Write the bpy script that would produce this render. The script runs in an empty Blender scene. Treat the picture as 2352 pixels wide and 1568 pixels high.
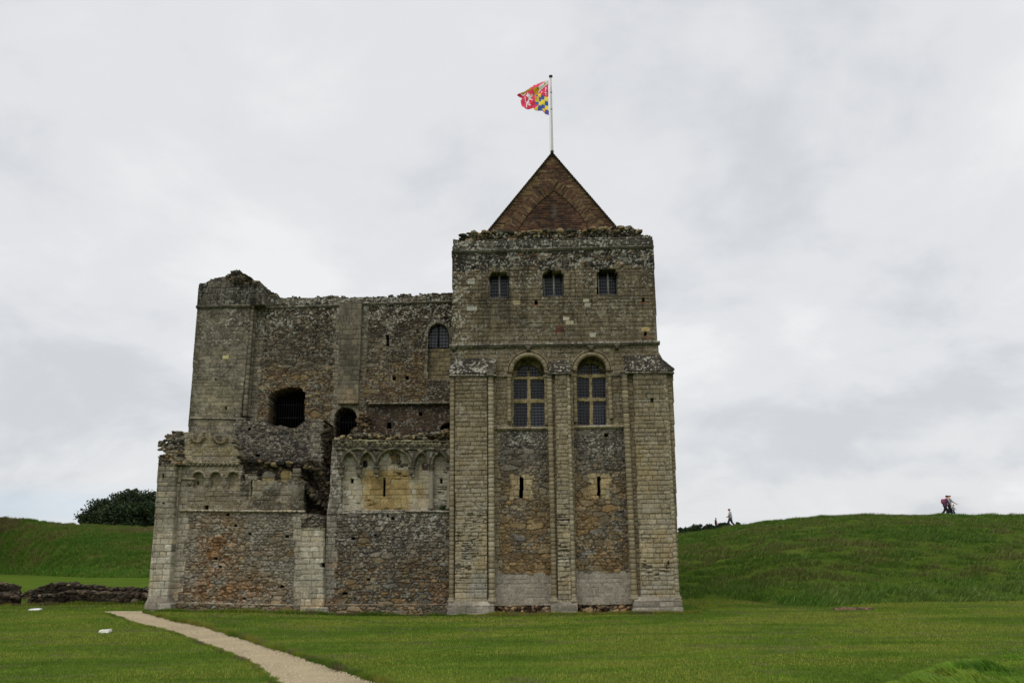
import bpy, bmesh, math, random
import numpy as np
from mathutils import Matrix, Vector
random.seed(7)
scn = bpy.context.scene
COL = scn.collection
# ------------------------------------------------------------------ camera
F, TH, RO, CZ = 1950.0, math.radians(14.2), -0.012, 1.98     # measured in the photo at 2352 px wide
cd = bpy.data.cameras.new("camera"); cam = bpy.data.objects.new("camera", cd); COL.objects.link(cam)
cd.sensor_width = 36; cd.lens = F/2352*36; cd.clip_end = 6000; cd.clip_start = .1
RM = Matrix.Rotation(math.pi/2+TH, 4, 'X') @ Matrix.Rotation(RO, 4, 'Z')
cam.matrix_world = Matrix.Translation((0, 0, CZ)) @ RM
scn.camera = cam
R3 = np.array(RM.to_3x3())
# ------------------------------------------------------------------ sky and sun
SUN_EL, SUN_AZ = math.radians(55), math.radians(200)
w = bpy.data.worlds.new("World"); scn.world = w; w.use_nodes = True
nt = w.node_tree; N = nt.nodes; L = nt.links; N.clear()
def nd(t, **k):
    n = N.new(t)
    for a, b in k.items(): setattr(n, a, b)
    return n
def mth(op, a, b=None, c=None):
    n = nd('ShaderNodeMath', operation=op)
    for i, x in enumerate((a, b, c)):
        if x is None: continue
        if isinstance(x, (int, float)): n.inputs[i].default_value = x
        else: L.new(x, n.inputs[i])
    return n.outputs[0]
out = nd('ShaderNodeOutputWorld'); bg = nd('ShaderNodeBackground'); L.new(bg.outputs[0], out.inputs[0])
tc = nd('ShaderNodeTexCoord'); sp = nd('ShaderNodeSeparateXYZ'); L.new(tc.outputs['Generated'], sp.inputs[0])
zz = mth('ADD', mth('MAXIMUM', sp.outputs[2], 0.0), 0.42)
cb = nd('ShaderNodeCombineXYZ'); L.new(mth('DIVIDE', sp.outputs[0], zz), cb.inputs[0]); L.new(mth('DIVIDE', sp.outputs[1], zz), cb.inputs[1])
cb.inputs[2].default_value = 3.7
def wnoise(sc, det, rough, dist=0.0):
    n = nd('ShaderNodeTexNoise'); n.inputs['Scale'].default_value = sc; n.inputs['Detail'].default_value = det
    n.inputs['Roughness'].default_value = rough; n.inputs['Distortion'].default_value = dist
    L.new(cb.outputs[0], n.inputs['Vector']); return n.outputs[0]
n1 = wnoise(1.9, 8, .52, .35); n2 = wnoise(5.5, 6, .55, .3)
cl = mth('ADD', mth('MULTIPLY', n1, .72), mth('MULTIPLY', n2, .28))
ramp = nd('ShaderNodeValToRGB'); L.new(cl, ramp.inputs[0])
cr = ramp.color_ramp; cr.interpolation = 'EASE'
cr.elements[0].position = .38; cr.elements[0].color = (.66, .68, .715, 1)
cr.elements[1].position = .62; cr.elements[1].color = (.89, .895, .905, 1)
e = cr.elements.new(.5); e.color = (.79, .80, .82, 1)
sky = nd('ShaderNodeTexSky', sky_type='NISHITA'); sky.sun_disc = False
sky.sun_elevation = SUN_EL; sky.sun_rotation = SUN_AZ; sky.air_density = 1.2; sky.dust_density = 2
sk = nd('ShaderNodeVectorMath', operation='SCALE'); L.new(sky.outputs[0], sk.inputs[0]); sk.inputs['Scale'].default_value = .1
# a thin break in the cloud low on the left
brk = mth('MULTIPLY', mth('MULTIPLY', mth('SMOOTH_MIN', mth('MULTIPLY', mth('MAXIMUM', mth('SUBTRACT', sp.outputs[2], .030), 0), 60), 1.0, .1),
      mth('SUBTRACT', 1.0, mth('MINIMUM', mth('MULTIPLY', mth('MAXIMUM', mth('SUBTRACT', sp.outputs[2], .062), 0), 50), 1.0))),
      mth('MINIMUM', mth('MULTIPLY', mth('MAXIMUM', mth('SUBTRACT', mth('MULTIPLY', sp.outputs[0], -1), .33), 0), 8), .4))
mx0 = nd('ShaderNodeMix', data_type='RGBA'); L.new(brk, mx0.inputs['Factor']); L.new(ramp.outputs[0], mx0.inputs['A']); mx0.inputs['B'].default_value = (.56, .71, .83, 1)
mx = nd('ShaderNodeMix', data_type='RGBA'); mx.inputs['Factor'].default_value = .05
L.new(mx0.outputs['Result'], mx.inputs['A']); L.new(sk.outputs[0], mx.inputs['B'])
L.new(mx.outputs['Result'], bg.inputs[0]); bg.inputs[1].default_value = 1.0
sd = bpy.data.lights.new("sun", 'SUN'); sd.energy = 0.9; sd.angle = math.radians(35); sd.color = (1, .96, .9)
so = bpy.data.objects.new("sun", sd); COL.objects.link(so)
sv = Vector((math.sin(SUN_AZ)*math.cos(SUN_EL), math.cos(SUN_AZ)*math.cos(SUN_EL), math.sin(SUN_EL)))
so.rotation_euler = sv.to_track_quat('Z', 'Y').to_euler()
vs = scn.view_settings; vs.view_transform = 'Standard'; vs.look = 'None'; vs.gamma = 1; vs.exposure = 0.0
scn.render.engine = 'CYCLES'
# ------------------------------------------------------------------ measuring helpers
def ray(px, py):
    d = R3 @ np.array([(px-1176)/F, -(py-784)/F, -1.0]); return d
def P(px, py, Y):
    d = ray(px, py); t = Y/d[1]; return (t*d[0], CZ+t*d[2])           # X, Z on the vertical plane y = Y
def PP(poly, Y): return np.array([P(x, y, Y) for x, y in poly])
def proj(X, Y, Z):
    v0, v1, v2 = X, Y, Z-CZ
    c = [R3[0][k]*v0+R3[1][k]*v1+R3[2][k]*v2 for k in range(3)]
    return 1176+F*c[0]/-c[2], 784-F*c[1]/-c[2]
def ss(x, a, b):
    t = np.clip((x-a)/(b-a), 0, 1); return t*t*(3-2*t)
def gz(X, Y):
    return .27*ss(-X, 3., 13.)*ss(Y, 22., 31.)
def G(px, py):
    z = 0.0
    for _ in range(6):
        d = ray(px, py); t = (z-CZ)/d[2]; X, Y = t*d[0], t*d[1]; z = float(gz(np.float64(X), np.float64(Y)))
    return X, Y, z
def lin(c):
    c = np.asarray(c, float)/255; return np.where(c <= .04045, c/12.92, ((c+.055)/1.055)**2.4)
K = 1.56
def C(r, g, b): return lin((r, g, b))*K
def pal(*cs): return np.array([C(*c) for c in cs])
# ------------------------------------------------------------------ noise and masonry patterns
def hsh(i, j, s=0.0):
    i = np.asarray(i, float); j = np.asarray(j, float)
    v = np.sin(i*127.1+j*311.7+s*74.7)*43758.5453; return v-np.floor(v)
def vn(x, y, s=0.0):
    i = np.floor(x); j = np.floor(y); f = x-i; g = y-j; f = f*f*(3-2*f); g = g*g*(3-2*g)
    return (hsh(i, j, s)*(1-f)+hsh(i+1, j, s)*f)*(1-g)+(hsh(i, j+1, s)*(1-f)+hsh(i+1, j+1, s)*f)*g
def fbm(x, y, o=4, s=0.0):
    a = .5; r = 0; t = 0
    for k in range(o):
        r = r+a*vn(x*2**k, y*2**k, s+k*3.1); t += a; a *= .55
    return r/t
def pick(p, r): return p[np.minimum((r*len(p)).astype(int), len(p)-1)]
def ash(u, v, p, rh=.155, rw=.34, seed=1, joint=.014, jdark=.42, er=.5):
    """coursed squared stone -> relief height and colour"""
    rs = np.random.RandomState(seed); z0, z1 = v.min()-.5, v.max()+.5
    n = int((z1-z0)/rh*1.4)+4; hh = rh*(.78+.5*rs.rand(n)); b = z0+np.concatenate([[0], np.cumsum(hh)])
    vv = v+.012*(vn(u*2.2, v*2.2, seed)-.5)+.008*(vn(u*9, v*9, seed+2)-.5)
    r = np.clip(np.searchsorted(b, vv.ravel())-1, 0, n-1).reshape(v.shape)
    dz = np.minimum(vv-b[r], b[r+1]-vv)
    wr = rw*(.7+.7*rs.rand(n))[r]; off = rs.rand(n)[r]*3
    x = (u+.010*(vn(u*6, v*6, seed+5)-.5))/wr+off; k = np.floor(x); jl = k+.42*hsh(k, r, seed)-.2
    k = np.where(x < jl, k-1, k); jl = k+.42*hsh(k, r, seed)-.2; jr = k+1+.42*hsh(k+1, r, seed)-.2
    over = x > jr; k = np.where(over, k+1, k); jl = k+.42*hsh(k, r, seed)-.2; jr = k+1+.42*hsh(k+1, r, seed)-.2
    dx = np.minimum(x-jl, jr-x)*wr; d = np.minimum(dx*1.3, dz)
    r1, r2, r3 = hsh(k, r, seed+11), hsh(k, r, seed+12), hsh(k, r, seed+13)
    jw = joint*(.6+.9*fbm(u*3, v*3, 2, seed+9))
    m = ss(d, jw*.35, jw*1.35)
    ero = fbm(u*14, v*30, 3, seed+20)
    h = (r1-.5)*.02*er*2+m*.022-.022-(1-ss(ero, .25, .5))*.012*er
    col = pick(p, r2)*(.90+.2*r3)[..., None]
    col = col*(.70+.60*fbm(u*11, v*11, 3, seed+30))[..., None]
    col = col*(jdark+(1-jdark)*m)[..., None]*(.82+.36*fbm(u*.9+seed, v*.9, 4, 500))[..., None]
    cx = (jl+jr)/2*wr-off*wr; cz = (b[r]+b[r+1])/2
    return h, col, cx, cz, r3
def rub(u, v, p, sw=.26, sh=.13, seed=1, mort=.45, rel=.045, mcol=None, big=True):
    """random rubble laid to rough courses"""
    def vor(sw, sh, seed):
        uu = u+.05*(vn(u*3, v*3, seed+1)-.5); vv = v+.05*(vn(u*1.7, v*1.7, seed+2)-.5)
        j0 = np.floor(vv/sh); F1 = np.full(u.shape, 9.); F2 = np.full(u.shape, 9.)
        I = np.zeros(u.shape); J = np.zeros(u.shape); CX = np.zeros(u.shape); CV = np.zeros(u.shape)
        for dj in (-1, 0, 1):
            j = j0+dj; of = hsh(j, 7, seed)*4; ws = sw*(.75+.6*hsh(j, 9, seed)); i0 = np.floor(uu/ws+of)
            for di in (-1, 0, 1):
                i = i0+di; cx = (i+.5+.7*(hsh(i, j, seed)-.5)-of)*ws; cv = (j+.5+.5*(hsh(i, j, seed+3)-.5))*sh
                dx = (uu-cx)/ws; dv = (vv-cv)/sh*.95
                d = np.sqrt(dx*dx+dv*dv)*(1-.25*(hsh(i, j, seed+5)-.5))
                nw = d < F1; F2 = np.where(nw, F1, np.minimum(F2, d))
                F1 = np.where(nw, d, F1); I = np.where(nw, i, I); J = np.where(nw, j, J); CX = np.where(nw, cx, CX); CV = np.where(nw, cv, CV)
        return F1, F2-F1, I, J, CX, CV
    sw, sh = sw*.84, sh*.80
    a = vor(sw, sh, seed)
    if big:
        b = vor(sw*1.9, sh*1.8, seed+40); sel = hsh(b[2], b[3], seed+41) > .66
        a = [np.where(sel, y, x) for x, y in zip(a, b)]
    c3 = vor(sw*.5, sh*.62, seed+60); s3 = hsh(a[2], a[3], seed+61) < .24; a = [np.where(s3, (np.minimum(y, x) if k == 1 else y), x) for k, (x, y) in enumerate(zip(a, c3))]
    F1, d, I, J, CX, CV = a
    r1, r2, r3 = hsh(I, J, seed+11), hsh(I, J, seed+12), hsh(I, J, seed+13)
    m = ss(d, .02, .02+.20*mort*2)
    h = m*rel*(.5+.7*r1)-rel*.5+.012*(fbm(u*16, v*16, 3, seed+6)-.5)
    col = pick(p, r2)*(.72+.56*r3)[..., None]*(.8+.4*fbm(u*9, v*12, 3, seed+30))[..., None]
    col = col*(.76+.48*fbm(u*.8+seed, v*.8, 4, 600))[..., None]
    mc = C(74, 66, 54) if mcol is None else mcol
    mm = (m*.85+.15)[..., None]; mcv = mc*(.6+.5*fbm(u*5, v*5, 2, seed+31))[..., None]
    col = col*mm+mcv*(1-mm)*.80
    return h, col, CX, CV, r3
def inp(px, py, poly):
    r = np.zeros(px.shape, bool); n = len(poly)
    for k in range(n):
        x0, y0 = poly[k]; x1, y1 = poly[(k+1) % n]
        if y0 == y1: continue
        c = ((y0 > py) != (y1 > py)) & (px < (x1-x0)*(py-y0)/(y1-y0)+x0); r ^= c
    return r
def zone(px, py, poly, j=3.0, s=1.0, f=.12):
    a = (fbm(px*f, py*f, 3, s)-.5)*2*j*1.6; b = (fbm(px*f, py*f, 3, s+9)-.5)*2*j*1.6
    return inp(px+a, py+b, poly)
def mix(m, A, B):
    m = m.astype(float) if m.dtype == bool else m
    return tuple(x*(m[..., None] if x.ndim == 3 else m)+y*(1-(m[..., None] if x.ndim == 3 else m)) for x, y in zip(A, B))
def blob(px, py, cx, cy, rx, ry): return np.exp(-(((px-cx)/rx)**2+((py-cy)/ry)**2))
def tint(col, m, c, keep=.5):
    """weathering: pull the stone colour towards c where m is high"""
    lum = col.mean(-1, keepdims=True)/np.mean(c); t = c*(lum*keep+(1-keep))
    return col*(1-m[..., None])+t*m[..., None]
def dirt_shade(col, m, k=.35): return col*(1-(1-k)*np.clip(m, 0, 1))[..., None]  # darkens where m is high: dirt, plus shade painted into the window heads
def lichen(u, v, col, amt, s=1.0, c=(175, 172, 160)):
    sc = fbm(u*17, v*17, 3, s+50)+.35*(fbm(u*2.3, v*2.3, 3, s+51)-.5); m = ss(sc, .66-.16*amt, .73-.16*amt)*np.clip(.15+amt*1.6, 0, .8)
    return col*(1-m[..., None])+C(*c)*.72*m[..., None]
# ------------------------------------------------------------------ mesh collector
class MB:
    def __init__(s): s.v = []; s.q = []; s.t = []; s.c = []; s.n = 0
    def add(s, v, q=None, t=None, c=None):
        v = np.asarray(v, float); s.v.append(v)
        if q is not None and len(q): s.q.append(np.asarray(q)+s.n)
        if t is not None and len(t): s.t.append(np.asarray(t)+s.n)
        c = np.ones((len(v), 3))*.3 if c is None else (np.ones((len(v), 3))*np.asarray(c))
        s.c.append(c); s.n += len(v); return s
    def build(s, name, mat, parent=None, smooth=False, loc=None):
        V = np.concatenate(s.v); 
        if loc is not None: V = V-np.asarray(loc)
        Cc = np.concatenate(s.c)
        Q = np.concatenate(s.q) if s.q else np.zeros((0, 4), int); T = np.concatenate(s.t) if s.t else np.zeros((0, 3), int)
        me = bpy.data.meshes.new(name); me.vertices.add(len(V)); me.vertices.foreach_set('co', V.astype(np.float32).ravel())
        nl = len(Q)*4+len(T)*3; me.loops.add(nl); me.loops.foreach_set('vertex_index', np.concatenate([Q.ravel(), T.ravel()]).astype(np.int32))
        me.polygons.add(len(Q)+len(T))
        st = np.concatenate([np.arange(len(Q))*4, len(Q)*4+np.arange(len(T))*3]).astype(np.int32)
        me.polygons.foreach_set('loop_start', st)
        if smooth: me.polygons.foreach_set('use_smooth', np.ones(len(Q)+len(T), bool))
        me.update(calc_edges=True); me.validate()
        ca = me.color_attributes.new('Col', 'FLOAT_COLOR', 'POINT')
        ca.data.foreach_set('color', np.concatenate([np.clip(Cc, 0, 1), np.ones((len(Cc), 1))], 1).astype(np.float32).ravel())
        o = bpy.data.objects.new(name, me); COL.objects.link(o)
        if mat: me.materials.append(mat)
        if parent is not None: o.parent = parent
        if loc is not None: o.location = loc
        return o
    def relief(s, poly, Y, style, holes=(), depth=.5, res=.025, yoff=None, rag=None, rings=2, ragp=(.22, .13), rough=.0, world=False, seed=3):
        W = np.array(poly) if world else PP(poly, Y)
        x0, z0 = W.min(0); x1, z1 = W.max(0); nu = max(1, int(math.ceil((x1-x0)/res))); nv = max(1, int(math.ceil((z1-z0)/res)))
        U, Vv = np.meshgrid(np.linspace(x0, x1, nu+1), np.linspace(z0, z1, nv+1), indexing='ij')
        px, py = proj(U, np.full(U.shape, Y), Vv)
        h, col = style(px, py, U, Vv)[:2]
        uc = (U[:-1, :-1]+U[1:, 1:])/2; vc = (Vv[:-1, :-1]+Vv[1:, 1:])/2
        cx, cy = (uc, vc) if world else proj(uc, np.full(uc.shape, Y), vc)
        m = inp(cx, cy, poly)
        if rag is not None:
            sx, sz = rub(uc, vc, pal((9, 9, 9)), ragp[0], ragp[1], seed)[2:4]
            qx, qy = proj(sx, np.full(uc.shape, Y), sz); m &= inp(qx, qy, rag)
        for H in holes: m &= ~inp(cx, cy, H)
        base = Y+(yoff(U, Vv) if yoff else 0)
        V = np.stack([U, base-h, Vv], -1).reshape(-1, 3); Cc = col.reshape(-1, 3)
        idx = np.arange((nu+1)*(nv+1)).reshape(nu+1, nv+1)
        a, b, c, d = idx[:-1, :-1], idx[1:, :-1], idx[1:, 1:], idx[:-1, 1:]
        Q = np.stack([a, b, c, d], -1)[m]
        mp = np.pad(m, 1); E = []
        E.append(np.stack([a, b], -1)[m & ~mp[1:-1, :-2]]); E.append(np.stack([c, d], -1)[m & ~mp[1:-1, 2:]])
        E.append(np.stack([d, a], -1)[m & ~mp[:-2, 1:-1]]); E.append(np.stack([b, c], -1)[m & ~mp[2:, 1:-1]])
        E = np.concatenate(E)
        us, inv = np.unique(E, return_inverse=True); inv = inv.reshape(E.shape)
        prevV = V[us]; nbase = len(V); Vs = [V]; Cs = [Cc]; Qs = [Q]; prev = us
        for k in range(1, rings+1):
            nvx = prevV.copy(); nvx[:, 1] = (base.reshape(-1)[us] if yoff else Y)+depth*k/rings
            if rough and k < rings+1:
                j = (vn(prevV[:, 0]*5+k*7.3, prevV[:, 2]*5, seed)-.5)*rough*2; nvx[:, 2] += j; nvx[:, 0] += (vn(prevV[:, 0]*5, prevV[:, 2]*5+k*3.3, seed+4)-.5)*rough
            ids = nbase+np.arange(len(us)); nbase += len(us)
            fac = (.75+.5*hsh(np.floor(prevV[:, 0]/.2)+k*17, np.floor(prevV[:, 2]/.16), seed))[:, None]
            Vs.append(nvx); Cs.append(Cc[us]*fac)
            e0, e1 = prev[inv[:, 0]], prev[inv[:, 1]]; f0, f1 = ids[inv[:, 0]], ids[inv[:, 1]]
            Qs.append(np.stack([e0, f0, f1, e1], -1)); prev = ids
        V = np.concatenate(Vs); Cc = np.concatenate(Cs); Q = np.concatenate(Qs)
        used = np.unique(Q); re = np.full(len(V), -1); re[used] = np.arange(len(used))
        return s.add(V[used], q=re[Q], c=Cc[used])
    def box(s, a, b, c=None):
        (x0, y0, z0), (x1, y1, z1) = a, b
        v = [(x0, y0, z0), (x1, y0, z0), (x1, y1, z0), (x0, y1, z0), (x0, y0, z1), (x1, y0, z1), (x1, y1, z1), (x0, y1, z1)]
        return s.add(v, q=[(0, 3, 2, 1), (4, 5, 6, 7), (0, 1, 5, 4), (1, 2, 6, 5), (2, 3, 7, 6), (3, 0, 4, 7)], c=c)
    def tube(s, pts, r, n=10, cols=None, caps=True):
        pts = np.asarray(pts, float); m = len(pts); r = np.ones(m)*r
        tg = np.gradient(pts, axis=0); tg /= np.linalg.norm(tg, axis=1)[:, None]+1e-9
        ref = np.array([0, 1., 0]) if abs(tg[0][1]) < .9 else np.array([1., 0, 0])
        A = np.cross(tg, ref); A /= np.linalg.norm(A, axis=1)[:, None]+1e-9; B = np.cross(tg, A)
        th = np.arange(n)*2*math.pi/n
        V = pts[:, None]+r[:, None, None]*(A[:, None]*np.cos(th)[None, :, None]+B[:, None]*np.sin(th)[None, :, None])
        V = V.reshape(-1, 3); i = np.arange(m-1)[:, None]*n; k = np.arange(n)[None]; k2 = (k+1) % n
        Q = np.stack([i+k, i+k2, i+n+k2, i+n+k], -1).reshape(-1, 4)
        cc = np.ones((m, 3))*.3 if cols is None else np.ones((m, 3))*np.asarray(cols)
        cc = np.repeat(cc, n, 0); T = []
        if caps:
            V = np.concatenate([V, pts[:1], pts[-1:]]); cc = np.concatenate([cc, cc[:1], cc[-1:]])
            for q in range(n): T += [(m*n, (q+1) % n, q), (m*n+1, (m-1)*n+q, (m-1)*n+(q+1) % n)]
        return s.add(V, q=Q, t=T, c=cc)
    def stones(s, pos, size, p, seed=1):
        rs = np.random.RandomState(seed)
        for (x, y, z), sz in zip(pos, size):
            v = ICO*np.array([rs.uniform(.7, 1.3), rs.uniform(.7, 1.2), rs.uniform(.45, .8)])*sz*(1+.18*rs.randn(len(ICO), 1)*.6)
            a = rs.uniform(0, 6.3); ca, sa = math.cos(a), math.sin(a); tl = rs.uniform(-.3, .3)
            v = np.stack([v[:, 0]*ca-v[:, 1]*sa, v[:, 0]*sa+v[:, 1]*ca, v[:, 2]+tl*v[:, 0]], -1)
            s.add(v+np.array([x, y, z]), t=ICOF, c=p[rs.randint(len(p))]*rs.uniform(.6, 1.3))
        return s
_b = bmesh.new(); bmesh.ops.create_icosphere(_b, subdivisions=2, radius=1.0)
ICO = np.array([v.co[:] for v in _b.verts]); ICO = np.sign(ICO)*np.abs(ICO)**.75; ICOF = np.array([[v.index for v in f.verts] for f in _b.faces]); _b.free()
# ------------------------------------------------------------------ materials
def material(name, base=None, rough=.9, bump=0.0, bscale=40, var=.0, vscale=8, metallic=0.0, spec=.3, attr=True, trans=0.0):
    m = bpy.data.materials.new(name); m.use_nodes = True; t = m.node_tree; n = t.nodes; l = t.links
    bs = n['Principled BSDF']; bs.inputs['Roughness'].default_value = rough; bs.inputs['Metallic'].default_value = metallic
    bs.inputs['Specular IOR Level'].default_value = spec
    if attr:
        a = n.new('ShaderNodeAttribute'); a.attribute_name = 'Col'; src = a.outputs['Color']
    else:
        r = n.new('ShaderNodeRGB'); r.outputs[0].default_value = (*base, 1); src = r.outputs[0]
    g = n.new('ShaderNodeNewGeometry')
    if var:
        no = n.new('ShaderNodeTexNoise'); no.inputs['Scale'].default_value = vscale; no.inputs['Detail'].default_value = 6; no.inputs['Roughness'].default_value = .65
        l.new(g.outputs['Position'], no.inputs['Vector'])
        mr = n.new('ShaderNodeMapRange'); mr.inputs[1].default_value = .3; mr.inputs[2].default_value = .7; mr.inputs[3].default_value = 1-var; mr.inputs[4].default_value = 1+var
        l.new(no.outputs[0], mr.inputs[0]); sc = n.new('ShaderNodeVectorMath'); sc.operation = 'SCALE'; l.new(src, sc.inputs[0]); l.new(mr.outputs[0], sc.inputs['Scale']); src = sc.outputs[0]
    l.new(src, bs.inputs['Base Color'])
    if bump:
        nb = n.new('ShaderNodeTexNoise'); nb.inputs['Scale'].default_value = bscale; nb.inputs['Detail'].default_value = 5; l.new(g.outputs['Position'], nb.inputs['Vector'])
        b = n.new('ShaderNodeBump'); b.inputs['Strength'].default_value = bump; b.inputs['Distance'].default_value = .02; l.new(nb.outputs[0], b.inputs['Height']); l.new(b.outputs[0], bs.inputs['Normal'])
    if trans:
        bs.inputs['Subsurface Weight'].default_value = 0.0
    return m
STONE = material('weathered_stone', bump=.6, bscale=45, var=.42, vscale=22, spec=.15)
BARK = material('bark', bump=.8, bscale=12, var=.2, vscale=6)
LEAF = material('foliage', rough=.7, spec=.2)
GRASS = material('grass_blades', rough=.75, spec=.15)
GLASS = material('old_glass', rough=.15, spec=.35, attr=True, bump=.25, bscale=3)
IRON = material('iron', base=(.018, .018, .019), rough=.6, attr=False, metallic=.4)
LEAD = material('lead', base=(.022, .022, .024), rough=.6, attr=False)
PAINT = material('painted_metal', rough=.45, spec=.4, var=.06)
CLOTH = material('cloth', rough=.85, spec=.15, var=.05, vscale=30)
SKIN = material('skin', rough=.6, spec=.3)
GRAVEL = material('gravel', var=.25, vscale=35, bump=.7, bscale=60)
DARK = material('dark_interior', base=(.02, .018, .015), rough=1, attr=False, spec=0)
def ground_material(dk=1.0):
    m = bpy.data.materials.new('lawn'); m.use_nodes = True; t = m.node_tree; n = t.nodes; l = t.links; bs = n['Principled BSDF']
    bs.inputs['Roughness'].default_value = .95; bs.inputs['Specular IOR Level'].default_value = 0
    g = n.new('ShaderNodeNewGeometry')
    def noise(sc, det, rough=.6, stretch=(1, 1, 1)):
        mp = n.new('ShaderNodeMapping'); mp.inputs['Scale'].default_value = stretch; l.new(g.outputs['Position'], mp.inputs['Vector'])
        q = n.new('ShaderNodeTexNoise'); q.inputs['Scale'].default_value = sc; q.inputs['Detail'].default_value = det; q.inputs['Roughness'].default_value = rough
        l.new(mp.outputs[0], q.inputs['Vector']); return q.outputs[0]
    def ramp(src, stops):
        r = n.new('ShaderNodeValToRGB'); l.new(src, r.inputs[0]); e = r.color_ramp.elements
        e[0].position, e[0].color = stops[0][0], (*stops[0][1], 1); e[1].position, e[1].color = stops[-1][0], (*stops[-1][1], 1)
        for p_, c_ in stops[1:-1]:
            x = e.new(p_); x.color = (*c_, 1)
        return r.outputs[0]
    a = ramp(noise(.35, 8, .62, (.7, 1.3, 1)), [(.3, (.064, .110, .015)), (.5, (.088, .142, .020)), (.62, (.118, .166, .026)), (.76, (.155, .172, .042))])
    b = ramp(noise(3.5, 9, .75), [(.3, (.55, .55, .55)), (.55, (1, 1, 1)), (.75, (1.3, 1.25, 1.2))])
    d = ramp(noise(1.1, 6, .7, (1, 2, 1)), [(.66, (0, 0, 0)), (.76, (1, 1, 1))])
    mu = n.new('ShaderNodeMix'); mu.data_type = 'RGBA'; mu.blend_type = 'MULTIPLY'; mu.inputs['Factor'].default_value = .8; l.new(a, mu.inputs['A']); l.new(b, mu.inputs['B'])
    m2 = n.new('ShaderNodeMix'); m2.data_type = 'RGBA'; l.new(d, m2.inputs['Factor']); l.new(mu.outputs['Result'], m2.inputs['A']); m2.inputs['B'].default_value = (.10, .085, .045, 1)
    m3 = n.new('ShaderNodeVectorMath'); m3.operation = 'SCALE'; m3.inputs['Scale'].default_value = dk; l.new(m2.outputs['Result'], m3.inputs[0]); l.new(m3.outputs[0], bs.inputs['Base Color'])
    bp = n.new('ShaderNodeBump'); bp.inputs['Strength'].default_value = .5; bp.inputs['Distance'].default_value = .04; l.new(noise(9, 6, .7), bp.inputs['Height']); l.new(bp.outputs[0], bs.inputs['Normal'])
    return m
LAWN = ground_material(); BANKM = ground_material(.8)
def tag(o, label=None, cat=None, group=None, kind=None):
    for k, x in (('label', label), ('category', cat), ('group', group), ('kind', kind)):
        if x: o[k] = x
    return o
def empty(name, loc=(0, 0, 0), rz=0):
    o = bpy.data.objects.new(name, None); o.location = loc; o.rotation_euler = (0, 0, rz); o.empty_display_size = .3; COL.objects.link(o); return o
# ================================================================== ground, path, banks
def axis(lo, hi, step, far):
    a = list(np.arange(lo, hi+step/2, step)); d = step
    while a[-1] < far: d *= 1.35; a.append(a[-1]+d)
    d = step; b = [a[0]]
    while b[0] > -far: d *= 1.35; b.insert(0, b[0]-d)
    return np.array(b[:-1]+a)
gx = axis(-45, 45, .5, 2500); gy = axis(4, 110, .5, 2500); GX, GY = np.meshgrid(gx, gy, indexing='ij')
GZ = gz(GX, GY)+.03*(fbm(GX*.25, GY*.25, 3, 5)-.5)*(np.hypot(GX, GY) < 200)
gi = np.arange(GX.size).reshape(GX.shape)
g = MB().add(np.stack([GX, GY, GZ], -1).reshape(-1, 3), q=np.stack([gi[:-1, :-1], gi[1:, :-1], gi[1:, 1:], gi[:-1, 1:]], -1).reshape(-1, 4))
tag(g.build('ground', LAWN, smooth=True), kind='structure')
def gzn(X, Y): return gz(X, Y)+.03*(fbm(X*.25, Y*.25, 3, 5)-.5)
PL = [(230, 1404.5), (262, 1412), (300, 1424), (400, 1452), (490, 1486), (540, 1506), (575, 1524), (600, 1540), (640, 1568), (700, 1612), (800, 1690)]
PR = [(337, 1403.5), (331, 1409), (352, 1413.5), (400, 1425), (470, 1441), (560, 1470), (650, 1497), (730, 1525), (800, 1548), (862, 1568), (960, 1604), (1100, 1660)]
pl = np.array([G(*p)[:2] for p in PL]); pr = np.array([G(*p)[:2] for p in PR])
def resamp(a, n):
    s = np.r_[0, np.cumsum(np.hypot(*np.diff(a, axis=0).T))]; t = np.linspace(0, s[-1], n); return np.stack([np.interp(t, s, a[:, 0]), np.interp(t, s, a[:, 1])], -1)
NS = 220; pl2, pr2 = resamp(pl, NS), resamp(pr, NS)
wob = lambda a, s: a+np.stack([(fbm(np.arange(NS)*.31, a[:, 1]*0+s, 3, s)-.5)*.2, a[:, 1]*0], -1)
pl2, pr2 = wob(pl2, 1.), wob(pr2, 2.)
tt = np.linspace(0, 1, 26); PXY = pl2[:, None]*(1-tt)[None, :, None]+pr2[:, None]*tt[None, :, None]
px_, py_ = PXY[..., 0], PXY[..., 1]; pzz = gzn(px_, py_)+.012+.02*np.sin(tt*math.pi)[None]-.01+.012*(fbm(px_*2, py_*2, 3, 3)-.5)
pi_ = np.arange(NS*26).reshape(NS, 26)
pc = C(150, 136, 108)[None, None]*(.74+.50*fbm(px_*1.5, py_*1.5, 4, 8))[..., None]
pth = MB().add(np.stack([px_, py_, pzz], -1).reshape(-1, 3), q=np.stack([pi_[:-1, :-1], pi_[:-1, 1:], pi_[1:, 1:], pi_[1:, :-1]], -1).reshape(-1, 4), c=pc.reshape(-1, 3))
tag(pth.build('path', GRAVEL, smooth=True), kind='structure')
rs = np.random.RandomState(5)
n = 9000; a_, b_ = rs.rand(n)*(NS-2), rs.rand(n); b_ = np.where(rs.rand(n) < .3, 1-np.abs(rs.randn(n))*.05, b_); b_ = np.clip(b_, .0, 1.02); i0 = a_.astype(int); f_ = (a_-i0)[:, None]
L_, R_ = pl2[i0]*(1-f_)+pl2[i0+1]*f_, pr2[i0]*(1-f_)+pr2[i0+1]*f_; q = L_*(1-b_)[:, None]+R_*b_[:, None]
sz = .007+.012*rs.rand(n)**2; tet = np.array([(1, 0, -.3), (-.5, .87, -.3), (-.5, -.87, -.3), (0, 0, .8)])
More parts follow.
